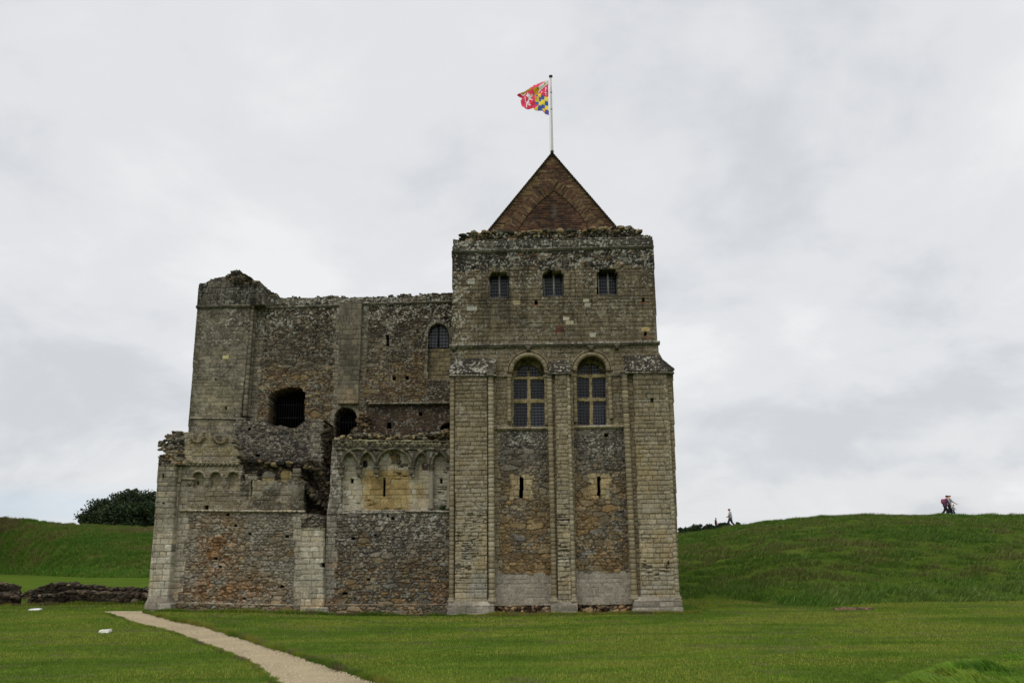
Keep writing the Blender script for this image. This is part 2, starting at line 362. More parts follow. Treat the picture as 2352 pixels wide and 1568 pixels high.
ang = rs.rand(n)*6.28; V = np.stack([tet[None, :, 0]*np.cos(ang)[:, None]-tet[None, :, 1]*np.sin(ang)[:, None], tet[None, :, 0]*np.sin(ang)[:, None]+tet[None, :, 1]*np.cos(ang)[:, None], np.repeat(tet[None, :, 2], n, 0)], -1)*sz[:, None, None]
V = V+np.stack([q[:, 0], q[:, 1], gzn(q[:, 0], q[:, 1])+.022], -1)[:, None]
tf = np.array([(0, 1, 3), (1, 2, 3), (2, 0, 3)])[None]+np.arange(n)[:, None, None]*4
tag(MB().add(V.reshape(-1, 3), t=tf.reshape(-1, 3), c=np.repeat(C(165, 152, 126)[None]*(.55+.75*rs.rand(n))[:, None], 4, 0)).build('gravel_stones', GRAVEL),
    'loose pale gravel stones scattered on the path', 'gravel', kind='stuff')
# blades of grass: one bent triangle strip each
def blades(P0, hgt, wid, lean, col, seed=1, seg=1, dirn=None):
    rs = np.random.RandomState(seed); n = len(P0); a = rs.rand(n)*math.pi; la = rs.rand(n)*6.283 if dirn is None else dirn+rs.randn(n)*.7
    wx, wy = np.cos(a)*wid/2, np.sin(a)*wid/2; lx, ly = np.cos(la)*lean*hgt, np.sin(la)*lean*hgt
    z0 = np.zeros(n); rows = []
    if seg == 1:
        V = np.stack([P0-np.stack([wx, wy, z0+.01], -1), P0+np.stack([wx, wy, z0-.01], -1), P0+np.stack([lx, ly, hgt], -1)], 1)
        return MB().add(V.reshape(-1, 3), t=np.arange(n*3).reshape(n, 3), c=np.stack([col*.97, col*.97, col*1.05], 1).reshape(-1, 3))
    V = np.stack([P0-np.stack([wx, wy, z0+.01], -1), P0+np.stack([wx, wy, z0-.01], -1),
                  P0+np.stack([lx*.35+wx*.7, ly*.35+wy*.7, hgt*.6], -1), P0+np.stack([lx*.35-wx*.7, ly*.35-wy*.7, hgt*.6], -1), P0+np.stack([lx*1.2, ly*1.2, hgt], -1)], 1)
    i = np.arange(n)[:, None]*5
    return MB().add(V.reshape(-1, 3), q=i+np.array([0, 1, 2, 3]), t=i+np.array([3, 2, 4]), c=np.stack([col*.97, col*.97, col, col, col*1.05], 1).reshape(-1, 3))
GREENS = np.array([(.050, .090, .013), (.066, .112, .017), (.085, .128, .022), (.11, .135, .032), (.040, .075, .014)])
def gcol(X, Y, seed, s=.35):
    t = .02+.5*fbm(X*s, Y*s*1.5, 4, seed)+.5*fbm(X*.3, Y*1.3, 4, seed+1); t = .5+(t-.5)*1.9; t2 = fbm(X*4, Y*4, 3, seed+3)
    c = np.stack([np.interp(t, [.3, .45, .6, .75], [.102, .146, .210, .265]), np.interp(t, [.3, .45, .6, .75], [.175, .225, .275, .275]), np.interp(t, [.3, .45, .6, .75], [.018, .024, .032, .046])], -1)
    sc = ss(fbm(X*.9, Y*2.6, 4, seed+6), .60, .70)[:, None]*.8; c = c*(1-sc)+np.array([.20, .165, .085])*sc
    return c*(.75+.5*t2)[:, None]
ppoly = [tuple(x) for x in np.concatenate([pl2[::4], pr2[::-4]])]
n = 460000; d_ = 12.5+32*rs.rand(n)**.9; az = (rs.rand(n)-.5)*1.36; X, Y = d_*np.tan(az), d_; okm = ~((X > -14) & (X < 7) & (Y > 31)); X, Y = X[okm], Y[okm]
k_ = ~inp(X, Y, ppoly) & ~((X > -13.2) & (X < 6.2) & (Y > 30.75)); X, Y = X[k_], Y[k_]; rr = rs.rand(len(X))
cc = gcol(X, Y, 21)*(.75+.5*rr)[:, None]
hh = (.022+.03*rs.rand(len(X)))*(1+.25*ss(Y, 30, 40)); 
MBg = blades(np.stack([X, Y, gzn(X, Y)], -1), hh, .008+.0004*Y, .6, cc, 2)
tag(MBg.build('lawn_grass', GRASS), 'short mown grass of the lawn round the keep', 'grass', kind='stuff')
# longer grass lip beside the path and at the wall foot
n = 42000; a_ = rs.rand(n)*(NS-2); i0 = a_.astype(int); f_ = (a_-i0)[:, None]; q = pr2[i0]*(1-f_)+pr2[i0+1]*f_; q = q+np.stack([np.abs(rs.randn(n))*.09-.02, rs.randn(n)*.03], -1)
q = q[(q[:, 1] < 30.3)]; n = len(q)
lp = blades(np.stack([q[:, 0], q[:, 1], gzn(q[:, 0], q[:, 1])], -1), (.07+.09*rs.rand(n))*(.4+1.1*fbm(q[:, 0]*2, q[:, 1]*2, 2, 4)), .011, .6, gcol(q[:, 0], q[:, 1], 33)*.8, 3)
m_ = 16000; a_ = rs.rand(m_)*(NS-2); i0 = a_.astype(int); f_ = (a_-i0)[:, None]; q = pl2[i0]*(1-f_)+pl2[i0+1]*f_; q = q-np.stack([np.abs(rs.randn(m_))*.06-.015, rs.randn(m_)*.03], -1)
l2 = blades(np.stack([q[:, 0], q[:, 1], gzn(q[:, 0], q[:, 1])], -1), .03+.035*rs.rand(m_), .011, .6, gcol(q[:, 0], q[:, 1], 34)*.9, 4)
for k in range(len(l2.v)): lp.add(l2.v[k], t=l2.t[k]-0, c=l2.c[k])
m_ = 26000; xx = -12.6+19*rs.rand(m_); yy = 30.74-np.abs(rs.randn(m_))*.07-.25*((xx < -2.4)*0)
yy = np.where(xx < -2.4, 31.1-np.abs(rs.randn(m_))*.08, yy)
l3 = blades(np.stack([xx, yy, gzn(xx, yy)], -1), (.04+.12*rs.rand(m_))*(.2+1.4*fbm(xx*1.4, yy, 2, 4)), .014, .5, gcol(xx, yy, 35)*.8, 6)
lp.add(l3.v[0], t=l3.t[0], c=l3.c[0])
m_ = 9000; xx = rs.uniform(-26.5, -15, m_); yy = np.where(rs.rand(m_) < .6, 35.93-np.abs(rs.randn(m_))*.08, 41.9-np.abs(rs.randn(m_))*.1)
l3 = blades(np.stack([xx, yy, gzn(xx, yy)], -1), (.04+.16*rs.rand(m_))*(.3+1.2*fbm(xx*1.8, yy, 2, 4)), .03, .5, gcol(xx, yy, 35)*.8, 6); lp.add(l3.v[0], t=l3.t[0], c=l3.c[0])
tag(lp.build('edge_grass', GRASS), 'longer uncut grass along the path edge and the wall foot', 'grass', kind='stuff')
# tufted long grass at the lower right
n = 80000; pxs = 1950+520*rs.rand(n); edge = np.interp(pxs, [1950, 2040, 2120, 2200, 2280, 2352, 2480], [1600, 1572, 1542, 1516, 1498, 1488, 1470])+14*(fbm(pxs*.03, pxs*0, 3, 4)-.5)
pys = edge+np.abs(rs.randn(n))*60; gp = np.array([G(a, b)[:2] for a, b in zip(pxs[:n], pys[:n])])
X, Y = gp[:, 0], gp[:, 1]; cl_ = fbm(X*1.6, Y*1.6, 3, 60); fade = ss(pys-edge, 0, 40)
k_ = rs.rand(n) < .25+1.3*ss(cl_, .35, .65); X, Y, cl_, fade = X[k_], Y[k_], cl_[k_], fade[k_]; n = len(X)
hh = (.04+.20*rs.rand(n)*ss(cl_, .4, .65))*(.25+.75*fade); cc = gcol(X, Y, 61, .9)*(.8+.5*rs.rand(n))[:, None]
dry = rs.rand(n) < .05; cc[dry] = np.array([.21, .19, .085])*(.7+.5*rs.rand(dry.sum()))[:, None]
tag(blades(np.stack([X, Y, gzn(X, Y)-.005], -1), hh, .012, .75, cc*np.array([.78, 1.05, .7]), 8, 2, dirn=2.6).build('long_grass', GRASS), 'rough long grass tufts in the near right corner', 'grass', kind='stuff')
# earth banks
def bank(name, foot, crest, Yc, seed, nb, label):
    fp = np.array(foot, float); cp = np.array(crest, float); xs = np.linspace(fp[0, 0], fp[-1, 0], 150)
    fy = np.interp(xs, fp[:, 0], fp[:, 1]); cy = np.interp(xs, cp[:, 0], cp[:, 1]); Yd = np.interp(xs, [p_[0] for p_ in Yc], [p_[1] for p_ in Yc])
    A = np.array([G(a, b) for a, b in zip(xs, fy)])
    if Yc is not None and Yc[0][1] < 0: Yd = A[:, 1].mean()+18+0*xs
    B = np.array([(P(a, b, Y)[0], Y, P(a, b, Y)[1]) for a, b, Y in zip(xs, cy, Yd)])
    ts = np.linspace(0, 1, 90); S = A[:, None]*(1-ts)[None, :, None]+B[:, None]*ts[None, :, None]
    prof = np.clip(ts*1.0+.30*np.sin(ts*math.pi*.98)*(1-ts)**.3, 0, 1)
    prof = 1-(1-ts)**1.55; prof = prof*.75+ts*.25
    S[..., 2] = A[:, None, 2]+(B[:, None, 2]-A[:, None, 2])*prof[None]-.05*(ts[None] < .02)
    bk = [B+np.array([0, d, -h]) for d, h in ((2.5, .05), (6, .8), (14, 5), (24, 9))]
    S = np.concatenate([S]+[b[:, None] for b in bk], 1)
    amp = ss(np.arange(S.shape[1]), 0, 6)[None]
    S[..., 2] += amp*(.30*(fbm(S[..., 0]*.55, S[..., 1]*.55, 4, seed)-.5)+.14*(fbm(S[..., 0]*2.2, S[..., 1]*2.2, 2, seed+4)-.5))
    n0, n1 = S.shape[:2]; ii = np.arange(n0*n1).reshape(n0, n1)
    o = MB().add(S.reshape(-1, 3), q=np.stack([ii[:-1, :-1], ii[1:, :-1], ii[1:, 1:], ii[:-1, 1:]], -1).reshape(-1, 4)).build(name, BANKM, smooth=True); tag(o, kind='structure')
    rs = np.random.RandomState(seed); a = rs.rand(nb)*(n0-1.001); b = rs.rand(nb)*(92-.001); i, j = a.astype(int), b.astype(int); fa, fb = (a-i)[:, None], (b-j)[:, None]
    Q = (S[i, j]*(1-fa)+S[i+1, j]*fa)*(1-fb)+(S[i, j+1]*(1-fa)+S[i+1, j+1]*fa)*fb
    cl = fbm(Q[:, 0]*.9, Q[:, 1]*.9+Q[:, 2]*1.5, 4, seed+7); k = rs.rand(nb) < .5+.8*ss(cl, .3, .65); Q, cl = Q[k], cl[k]; bj = b[k]
    kf = .16*70/max(70, Q[:, 1].mean()); t = .55*fbm(Q[:, 0]*kf, Q[:, 1]*kf+Q[:, 2]*.3, 4, seed+9)+.45*fbm(Q[:, 0]*kf*4, Q[:, 1]*kf*4+Q[:, 2], 3, seed+19); t = .5+(t-.5)*1.3; far = max(1., Q[:, 1].mean()/70)
    c = np.stack([np.interp(t, [.3, .5, .7], [.060, .076, .105]), np.interp(t, [.3, .5, .7], [.120, .128, .130]), np.interp(t, [.3, .5, .7], [.018, .020, .028])], -1)
    br = (rs.rand(len(Q)) < .10+.35*ss(t, .52, .68)+(.85*ss(fbm(Q[:, 0]*.06, Q[:, 2]*.25, 3, 71), .45, .55)*ss(Q[:, 2], 1.5, 3.5) if seed == 12 else 0)); c[br] = np.array([.125, .112, .048])*(.6+.7*rs.rand(br.sum()))[:, None]
    lowb = (ss(bj, 14, 2)*.5)[:, None]; c = c*(1-lowb)+np.array([.095, .19, .030])*lowb
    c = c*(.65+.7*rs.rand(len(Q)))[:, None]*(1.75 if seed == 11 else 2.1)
    tag(blades(Q-np.array([0, 0, .03]), (.09+.17*rs.rand(len(Q)))*(.35+.9*ss(cl, .35, .7))*far, .045*far, .8, c, seed+1, 1, dirn=-1.2).build('bank_grass', GRASS), label, 'grass', kind='stuff')
    return S
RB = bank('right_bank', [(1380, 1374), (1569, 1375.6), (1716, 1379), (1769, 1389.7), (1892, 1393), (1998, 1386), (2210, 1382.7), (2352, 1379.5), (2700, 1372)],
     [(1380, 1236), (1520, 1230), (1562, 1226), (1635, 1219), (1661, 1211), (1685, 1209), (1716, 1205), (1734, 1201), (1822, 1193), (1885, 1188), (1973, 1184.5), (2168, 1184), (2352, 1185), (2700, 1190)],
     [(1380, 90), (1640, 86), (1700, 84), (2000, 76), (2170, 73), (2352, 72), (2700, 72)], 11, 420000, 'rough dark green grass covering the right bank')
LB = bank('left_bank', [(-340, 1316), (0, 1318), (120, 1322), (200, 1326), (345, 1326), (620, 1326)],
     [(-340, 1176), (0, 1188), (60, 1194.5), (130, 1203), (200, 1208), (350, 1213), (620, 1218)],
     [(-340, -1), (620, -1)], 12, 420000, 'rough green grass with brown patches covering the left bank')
# ================================================================== the keep
A_T = pal((114, 103, 80), (119, 109, 87), (109, 98, 76), (122, 112, 90), (106, 96, 77), (115, 106, 87))
A_LOW = pal((130, 120, 98), (136, 126, 104), (124, 114, 92), (138, 130, 111), (126, 118, 100))
A_GREY = pal((118, 112, 100), (128, 121, 108), (108, 102, 90), (136, 130, 116))
A_PAR = pal((88, 84, 74), (96, 92, 80), (80, 76, 68), (104, 98, 84))
A_YEL = pal((136, 118, 78), (128, 110, 72), (144, 126, 86), (124, 106, 70), (136, 122, 86))
A_WHT = pal((150, 144, 126), (160, 154, 138), (140, 132, 114), (152, 142, 120))
A_TUR = pal((100, 94, 80), (108, 102, 88), (92, 87, 74), (116, 108, 90))
R_MID = pal((88, 78, 62), (100, 84, 60), (80, 77, 70), (110, 98, 74), (72, 64, 54), (106, 86, 58), (88, 86, 80), (96, 87, 69), (80, 68, 54), (92, 84, 70))
R_GRY = pal((84, 80, 72), (98, 92, 82), (74, 70, 64), (108, 100, 86), (92, 84, 72), (66, 62, 58))
R_DRK = pal((72, 67, 57), (84, 78, 66), (60, 56, 48), (94, 86, 72), (76, 66, 52), (102, 92, 74))
R_ORG = pal((98, 80, 54), (84, 68, 50), (108, 92, 64), (74, 62, 48), (90, 76, 56), (104, 94, 70), (84, 78, 66))
R_TOP = pal((96, 90, 76), (118, 110, 90), (70, 66, 56), (138, 122, 92), (54, 50, 42), (112, 92, 66))
R_FLT = pal((70, 67, 60), (84, 80, 70), (62, 59, 52), (150, 145, 132), (96, 88, 72), (128, 108, 82), (74, 70, 62), (88, 84, 76))
R_LOW = pal((114, 105, 88), (124, 115, 97), (102, 95, 82), (130, 118, 94), (90, 80, 65), (114, 96, 68), (134, 127, 112), (104, 98, 86), (98, 84, 64))
BRK = pal((98, 62, 48), (108, 72, 52), (82, 56, 48), (112, 84, 58), (72, 56, 50), (122, 104, 66), (92, 72, 56), (100, 80, 56))
BRK2 = pal((82, 54, 46), (72, 50, 46), (98, 62, 48), (62, 50, 48), (86, 68, 54), (104, 74, 52))
keep = empty('castle_keep', (-3.5, 31.5, 0))
tag(keep, 'ruined stone castle keep with a square tower and a pointed brick gable', 'castle')
KL = keep.location
def K_(mb, name, parent=None, mat=STONE, smooth=False, label=None):
    """build a part under the keep (or under one of its parts)"""
    p = parent if parent is not None else keep
    o = mb.build(name, mat, None, smooth)
    o.parent = p
    if p is keep: o.matrix_parent_inverse = Matrix.Translation((-KL[0], -KL[1], -KL[2]))
    if label: o['label'] = label
    return o
def arch(cx, cy, r, y1, n=22, point=0.0, ry=None):
    """polygon of a round-headed opening, springing at cy, foot at y1 (photo px)"""
    ry = ry or r
    a = [(cx-r*math.cos(t), cy-ry*math.sin(t)) for t in np.linspace(0, math.pi, n)]
    return [(cx-r, y1)]+a+[(cx+r, y1)]
def rect(x0, y0, x1, y1): return [(x0, y0), (x1, y0), (x1, y1), (x0, y1)]
def streaks(px, py, s=1.0): return ss(fbm(px*.09, py*.006, 4, s), .45, .68)
# ---- tower wall
HU = [[(cx-w0, yb), (cx-w0, yt+9), (cx-w1, yt+6), (cx-w1, yt), (cx+w1, yt), (cx+w1, yt+6), (cx+w0, yt+9), (cx+w0, yb)]
      for cx, yt, yb, w0, w1 in ((1146, 624.6, 684, 23.3, 18.5), (1270.7, 621.2, 680.5, 24.2, 18.8), (1395.3, 618.4, 677, 24.2, 18.8))]
WB = [(1214.2, 855, 37.2, 980.5), (1358.8, 851.5, 34.8, 977)]
HB = [arch(c, y, r, b) for c, y, r, b in WB]
HS = [arch(1197.6, 1099, 4.7, 1142.6), arch(1375.9, 1097.5, 4.2, 1138.7)]
HP = [rect(1228.4, 688, 1234.8, 699), rect(1474.5, 683, 1481.5, 694), rect(1479, 761, 1486, 771.5), rect(1387.5, 996, 1396.5, 1003.5)]
top_rag = [(1036, 1420), (1036, 547), (1052, 546), (1068, 541), (1086, 538), (1112, 534), (1150, 536), (1200, 534), (1250, 531), (1300, 533), (1350, 530), (1385, 526), (1420, 524.5), (1450, 526), (1464, 532), (1476, 539), (1500, 540), (1560, 540), (1560, 1420)]
tower_poly = [(1030, 1418), (1033, 795), (1038, 790), (1038, 580), (1040.5, 548), (1052, 545), (1115, 520), (1450, 515), (1476, 538), (1498.3, 539.8), (1501, 566), (1505.6, 677), (1510, 783), (1513.7, 809), (1535, 850), (1550, 1412)]
def st_tower(px, py, u, v):
    A = list(ash(u, v, A_T, .152, .30, 11)[:2])
    # smaller and paler low down
    low = zone(px, py, rect(1100, 1310, 1475, 1400), 1, 3); B = list(ash(u, v, A_GREY*.4+A_GREY.mean(0)*.6, .16, .42, 12, joint=.008, jdark=.78, er=.2)[:2]); A = list(mix(low, B, A))
    RB_ = rub(u, v, R_MID, .30, .145, 21, mort=.4, rel=.05)[:2]
    rz = zone(px, py, [(1148, 987), (1263, 985), (1266, 1317), (1150, 1317)], 5, 5, .09) | zone(px, py, [(1322, 985), (1436, 983), (1444, 1313), (1322, 1313)], 5, 6, .09)
    A = list(mix(rz, RB_, A))
    c = A[1]; up = ss(py, 1180, 1000)*rz; A[1] = c*(1-up[..., None])+(tint(c, np.full(px.shape, .85), C(88, 84, 76), .9)*.92)*up[..., None]
    Q = ash(u, v, pal((128, 116, 88), (134, 124, 96), (122, 110, 84)), .19, .28, 14)[:2]
    qz = zone(px, py, rect(1174, 1088, 1224, 1144), 7, 7, .11) | zone(px, py, rect(1354, 1086, 1399, 1141), 7, 8, .11); A = list(mix(qz, Q, A))
    # flint and rubble band under the upper string
    fb = zone(px, py, [(1030, 560), (1510, 550), (1510, 612), (1440, 608), (1380, 618), (1330, 612), (1270, 622), (1215, 618), (1170, 610), (1120, 612), (1090, 628), (1030, 622)], 7, 9, .07)
    A = list(mix(fb, rub(u, v, R_FLT, .26, .12, 31, rel=.05)[:2], A))
    pa = py < np.interp(px, [1038, 1501], [576, 563]); A = list(mix(pa, ash(u, v, A_PAR, .27, .36, 15)[:2], A))
    tp = py < np.interp(px, [1040, 1060, 1498], [546, 552, 541]) + 1
    T = rub(u, v, R_TOP, .22, .12, 41, rel=.12)[:2]; A = list(mix(tp, (T[0]-.10, T[1]), A))
    # base courses, black and crumbling
    pz = (py > np.interp(px, [1132, 1455], [1390.5, 1386.5])) & (px > 1130) & (px < 1460)
    Pn = rub(u, v, pal((120, 98, 70), (136, 116, 84), (92, 76, 56), (112, 88, 66)), .30, .17, 51, mort=.7, rel=.07, mcol=C(40, 34, 28))[:2]; A = list(mix(pz, Pn, A))
    h, c = A
    soot = pz*ss(fbm(px*.07, py*.09, 4, 77), .46, .6); c = dirt_shade(c, soot, .18)
    # voussoirs round the big windows
    for (cx, cy, r, b) in WB:
        dx, dy = px-cx, py-cy; rr = np.hypot(dx, dy); an = np.arctan2(-dy, dx); k = np.floor(an/.22+.3)
        ring = (rr < r+12.5) & (dy < 3); e = np.abs((an/.22+.3)-k-.5)*2
        rc = pick(A_T, hsh(k, 3, cx))*(.9+.25*hsh(k, 5, cx))[..., None]*(.9+.2*fbm(u*9, v*9, 3, 5))[..., None]*(1-.5*ss(e, .86, .97))[..., None]
        c = np.where(ring[..., None], rc, c); h = np.where(ring, .012-.015*ss(e, .86, .97), h)
    # weathering
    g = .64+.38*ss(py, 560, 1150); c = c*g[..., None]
    c = tint(c, .55*blob(px, py, 1270, 745, 260, 42)*ss(fbm(px*.02, py*.02, 4, 3), .3, .7), C(78, 72, 58))
    for cx, wd in ((1122, 7), (1168, 8), (1247, 7), (1294, 6), (1371, 6), (1419, 7), (1210, 5), (1330, 7)):
        c = dirt_shade(c, .75*np.exp(-((px-cx-2*np.sin(py*.05))/wd)**2)*ss(py, 660, 690)*ss(py, 800, 710)*ss(fbm(px*.08, py*.03, 3, cx), .2, .6), .5)
    c = dirt_shade(c, .8*streaks(px, py, 4)*ss(py, 1000, 640), .5); c = dirt_shade(c, .5*ss(fbm(px*.02, py*.03, 4, 66), .45, .6)*ss(py, 900, 760), .6)
    c = dirt_shade(c, .35*ss(np.abs(py-np.interp(px, [1038, 1501], [581, 568])-3), 6, 0)*ss(fbm(px*.06, py*.1, 3, 5), .4, .6), .5)
    c = dirt_shade(c, .6*blob(px, py, 1490, 620, 14, 80), .6)
    c = lichen(u, v, c, .26*ss(py, 720, 560)+.36*(blob(px, py, 1050, 650, 30, 50)+blob(px, py, 1045, 760, 26, 50))+.12+.35*blob(px, py, 1200, 1010, 60, 22)+.3*blob(px, py, 1380, 1020, 60, 22), 2)
    c = tint(c, rz*.75*ss(fbm(px*.02, py*.02, 3, 15), .32, .6)*ss(py, 1050, 1170), C(108, 89, 60), .85); c = c*(1+.14*rz*ss(py, 1050, 1170))[..., None]
    for bx, by, bw, bh, cc_ in ((1346, 690, 7, 4.5, (150, 144, 124)), (1350, 700, 7, 4.5, (150, 144, 128)), (1300.5, 731, 7, 4, (168, 162, 142)), (1308, 740.5, 9, 4, (158, 150, 126)), (1361.5, 769, 7, 4.5, (160, 155, 142)),
                         (1084.5, 708.5, 11, 5, (146, 144, 134)), (1083, 646, 8, 6, (140, 138, 124)), (1483, 756, 10, 4.6, (158, 138, 96)), (1186, 694, 8, 4.5, (140, 128, 98))):
        m = (np.abs(px-bx) < bw) & (np.abs(py-by) < bh); c = np.where(m[..., None], C(*cc_)*(.85+.25*fbm(u*12, v*12, 3, 1))[..., None]*.9, c)
    m = (np.abs(px-1286) < 9.5) & (np.abs(py-755) < 9); c = np.where(m[..., None], pick(BRK2, hsh(np.floor(py/3), np.floor(px/9), 2))*(.6+.5*(np.abs(py % 3-1.5) < 1))[..., None], c)
    for (x0, y0, x1, y1) in ((1228.4, 688, 1234.8, 699), (1474.5, 683, 1481.5, 694), (1479, 761, 1486, 771.5)):
        m = (px > x0-1) & (px < x1+1) & (py > y1-1.0) & (py < y1+3); c = np.where(m[..., None], C(100, 54, 40), c)
    return h, c
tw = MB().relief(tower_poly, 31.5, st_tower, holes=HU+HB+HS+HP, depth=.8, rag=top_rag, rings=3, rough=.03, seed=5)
tower_wall = K_(tw, 'tower_wall')
XL, XR = P(1038, 700, 31.5)[0], P(1508, 760, 31.5)[0]; ZT = P(1270, 545, 31.5)[1]
def st_plain(p, rh=.17, rw=.34, seed=1, dark=1.0):
    def f(px, py, u, v):
        h, c = ash(u, v, p, rh, rw, seed)[:2]; return h, c*dark
    return f
def wallbox(mb, x0, y0, x1, y1, z0, z1, c):
    """closed ring of four thin walls and a roof slab: the rest of a hollow building"""
    t = .5
    mb.box((x0, y0, z0), (x0+t, y1, z1), c).box((x1-t, y0, z0), (x1, y1, z1), c).box((x0+t, y1-t, z0), (x1-t, y1, z1), c).box((x0+t, y0, z1-.4), (x1-t, y1-t, z1-.05), c)
m = MB(); wallbox(m, XL+.02, 32.29, XR-.02, 40.5, 0, ZT-.35, C(86, 80, 66)); K_(m, 'tower_side_walls')
# floors inside keep each storey dark
m = MB()
for z in (3.2, 6.2, 10.0): m.box((XL+.6, 32.6, z), (XR-.6, 39.9, z+.25), C(40, 34, 28))
K_(m, 'floor', mat=DARK)
# ---- mouldings, shafts, strings
def shaft(mb, x, y0, y1, Y, r=.1, p=A_LOW, seed=1, row=.17):
    Xc = (P(x, y0, Y)[0]+P(x, y1, Y)[0])/2; zt, zb = P(x, y0, Y)[1], P(x, y1, Y)[1]; rs = np.random.RandomState(seed)
    pts, rr, cc = [], [], []; z = zb
    while z < zt-.03:
        h = min(row*(.75+.5*rs.rand()), zt-z); c = p[rs.randint(len(p))]*rs.uniform(.8, 1.15); q = r*rs.uniform(.95, 1.03)
        for dz, f, g in ((.004, .9, .45), (.016, 1, 1), (h*.5, 1.0, 1.05), (h-.016, 1, 1), (h-.004, .9, .45)):
            pts.append((Xc, Y, z+dz)); rr.append(q*f); cc.append(c*g)
        z += h
    mb.tube(pts, rr, 14, cc)
    return Xc, zt, zb
def capital(mb, X, Y, z, w=.26, h=.24, c=C(96, 90, 76)):
    """cushion capital with a square abacus"""
    a = w/2; ring = []
    for zz_, f, sq in ((z, .70, 2.2), (z+h*.12, .84, 2.2), (z+h*.18, .72, 2.2), (z+h*.45, .86, 3), (z+h*.72, 1.0, 6), (z+h*.74, 1.08, 12), (z+h, 1.12, 14)):
        t = np.arange(20)*2*math.pi/20; cs, sn = np.cos(t), np.sin(t); k = (np.abs(cs)**sq+np.abs(sn)**sq)**(-1/sq)
        ring.append(np.stack([X+a*f*cs*k, Y+a*f*sn*k, np.full(20, zz_)], -1))
    V = np.concatenate(ring); i = np.arange(len(ring)-1)[:, None]*20; k = np.arange(20)[None]
    Q = np.stack([i+k, i+(k+1) % 20, i+20+(k+1) % 20, i+20+k], -1).reshape(-1, 4)
    top = (len(ring)-1)*20; V = np.concatenate([V, [[X, Y, z+h]]]); T = [(top+q, top+(q+1) % 20, len(V)-1) for q in range(20)]
    mb.add(V, q=Q, t=T, c=c)
def band(mb, x0, y0, x1, y1, th, Y, pj=.08, p=A_PAR, seed=1, lich=.5, chip=.25, rw=.5, dk=1.0, depth=None):
    """string course: a moulded course standing proud of the wall"""
    poly = [(x0, y0-th/2), (x1, y1-th/2), (x1, y1+th/2), (x0, y0+th/2)]
    zc0, zc1 = P(x0, y0, Y)[1], P(x1, y1, Y)[1]; X0, X1 = P(x0, y0, Y)[0], P(x1, y1, Y)[0]; hz = abs(P(x0, y0-th/2, Y)[1]-P(x0, y0+th/2, Y)[1])
    def stl(px, py, u, v):
        h, c = ash(u, v*0+1, p, 5, rw, seed)[:2]; c = c*(.8+.4*fbm(u*8, v*20, 3, seed+3))[..., None]*dk
        mid = zc0+(zc1-zc0)*(u-X0)/(X1-X0); t = (v-mid)/hz
        h = -.55*pj*np.clip(t*2, 0, 1)**1.5 - pj*.5*np.clip(-t*2-.2, 0, 1) + .012*(fbm(u*9, v*9, 3, seed)-.5)
        c = lichen(u, v, c, lich*ss(t, -.3, .2), seed)
        return h, c
    def inside(cx, cy): return None
    rg = [(x0-2, y0-th), (x1+2, y1-th)]; n = max(3, int(abs(x1-x0)/2.5)); rsn = np.random.RandomState(seed+9)
    low = [(x0+(x1-x0)*t, y0+(y1-y0)*t+th/2-(th*chip*max(0, rsn.rand()*2-1.1))) for t in np.linspace(1, 0, n)]
    mb.relief([(x0, y0-th/2), (x1, y1-th/2)]+low, Y-pj, stl, depth=(depth or pj+.06), res=.02, rings=1, seed=seed)
    return mb
m = MB(); band(m, 1037, 578.5, 1502, 566, 5.4, 31.5, .10, A_PAR, 3, .25, .2, .42, .8)
X0, z0 = P(1037, 579, 31.4); 
K_(m, 'string_course')
m = MB(); band(m, 1032, 794.3, 1516, 786.5, 8.5, 31.5, .13, A_PAR, 4, .75, .2, .45, .95); K_(m, 'string_course')
for x0, y0, x1, y1 in ((1138, 983.8, 1264, 983.2), (1315.5, 980.5, 1441.5, 979)):
    m = MB(); band(m, x0, y0, x1, y1, 8, 31.5, .10, A_T, int(x0), .6, .2, .4, .95); K_(m, 'sill_course')
for x0, y0, x1, y1 in ((1137, 863.5, 1166, 864.5), (1251, 862, 1262, 862), (1308, 862, 1316, 862), (1397, 862, 1438, 861.5)):
    m = MB(); band(m, x0, y0, x1, y1, 4, 31.5, .06, A_PAR, int(x0), .2, .1, .3); K_(m, 'impost_course')
for cx, cy in ((1213.5, 801), (1357, 801), (1417, 796.5), (1042, 800)):        # carved corbel heads under the string
    m = MB(); X, Z = P(cx, cy, 31.4); rs = np.random.RandomState(int(cx)); v = ICO*np.array([.085, .13, .10]); v[:, 2] -= .05*(v[:, 1] > .02); v = v*(1+.12*np.sin(ICO[:, :1]*9)*np.cos(ICO[:, 2:]*7))
    m.add(v+np.array([X, 31.42, Z]), t=ICOF, c=C(78, 72, 60)); m.box((X-.1, 31.3, Z+.03), (X+.1, 31.52, Z+.10), C(92, 86, 72)); K_(m, 'corbel')
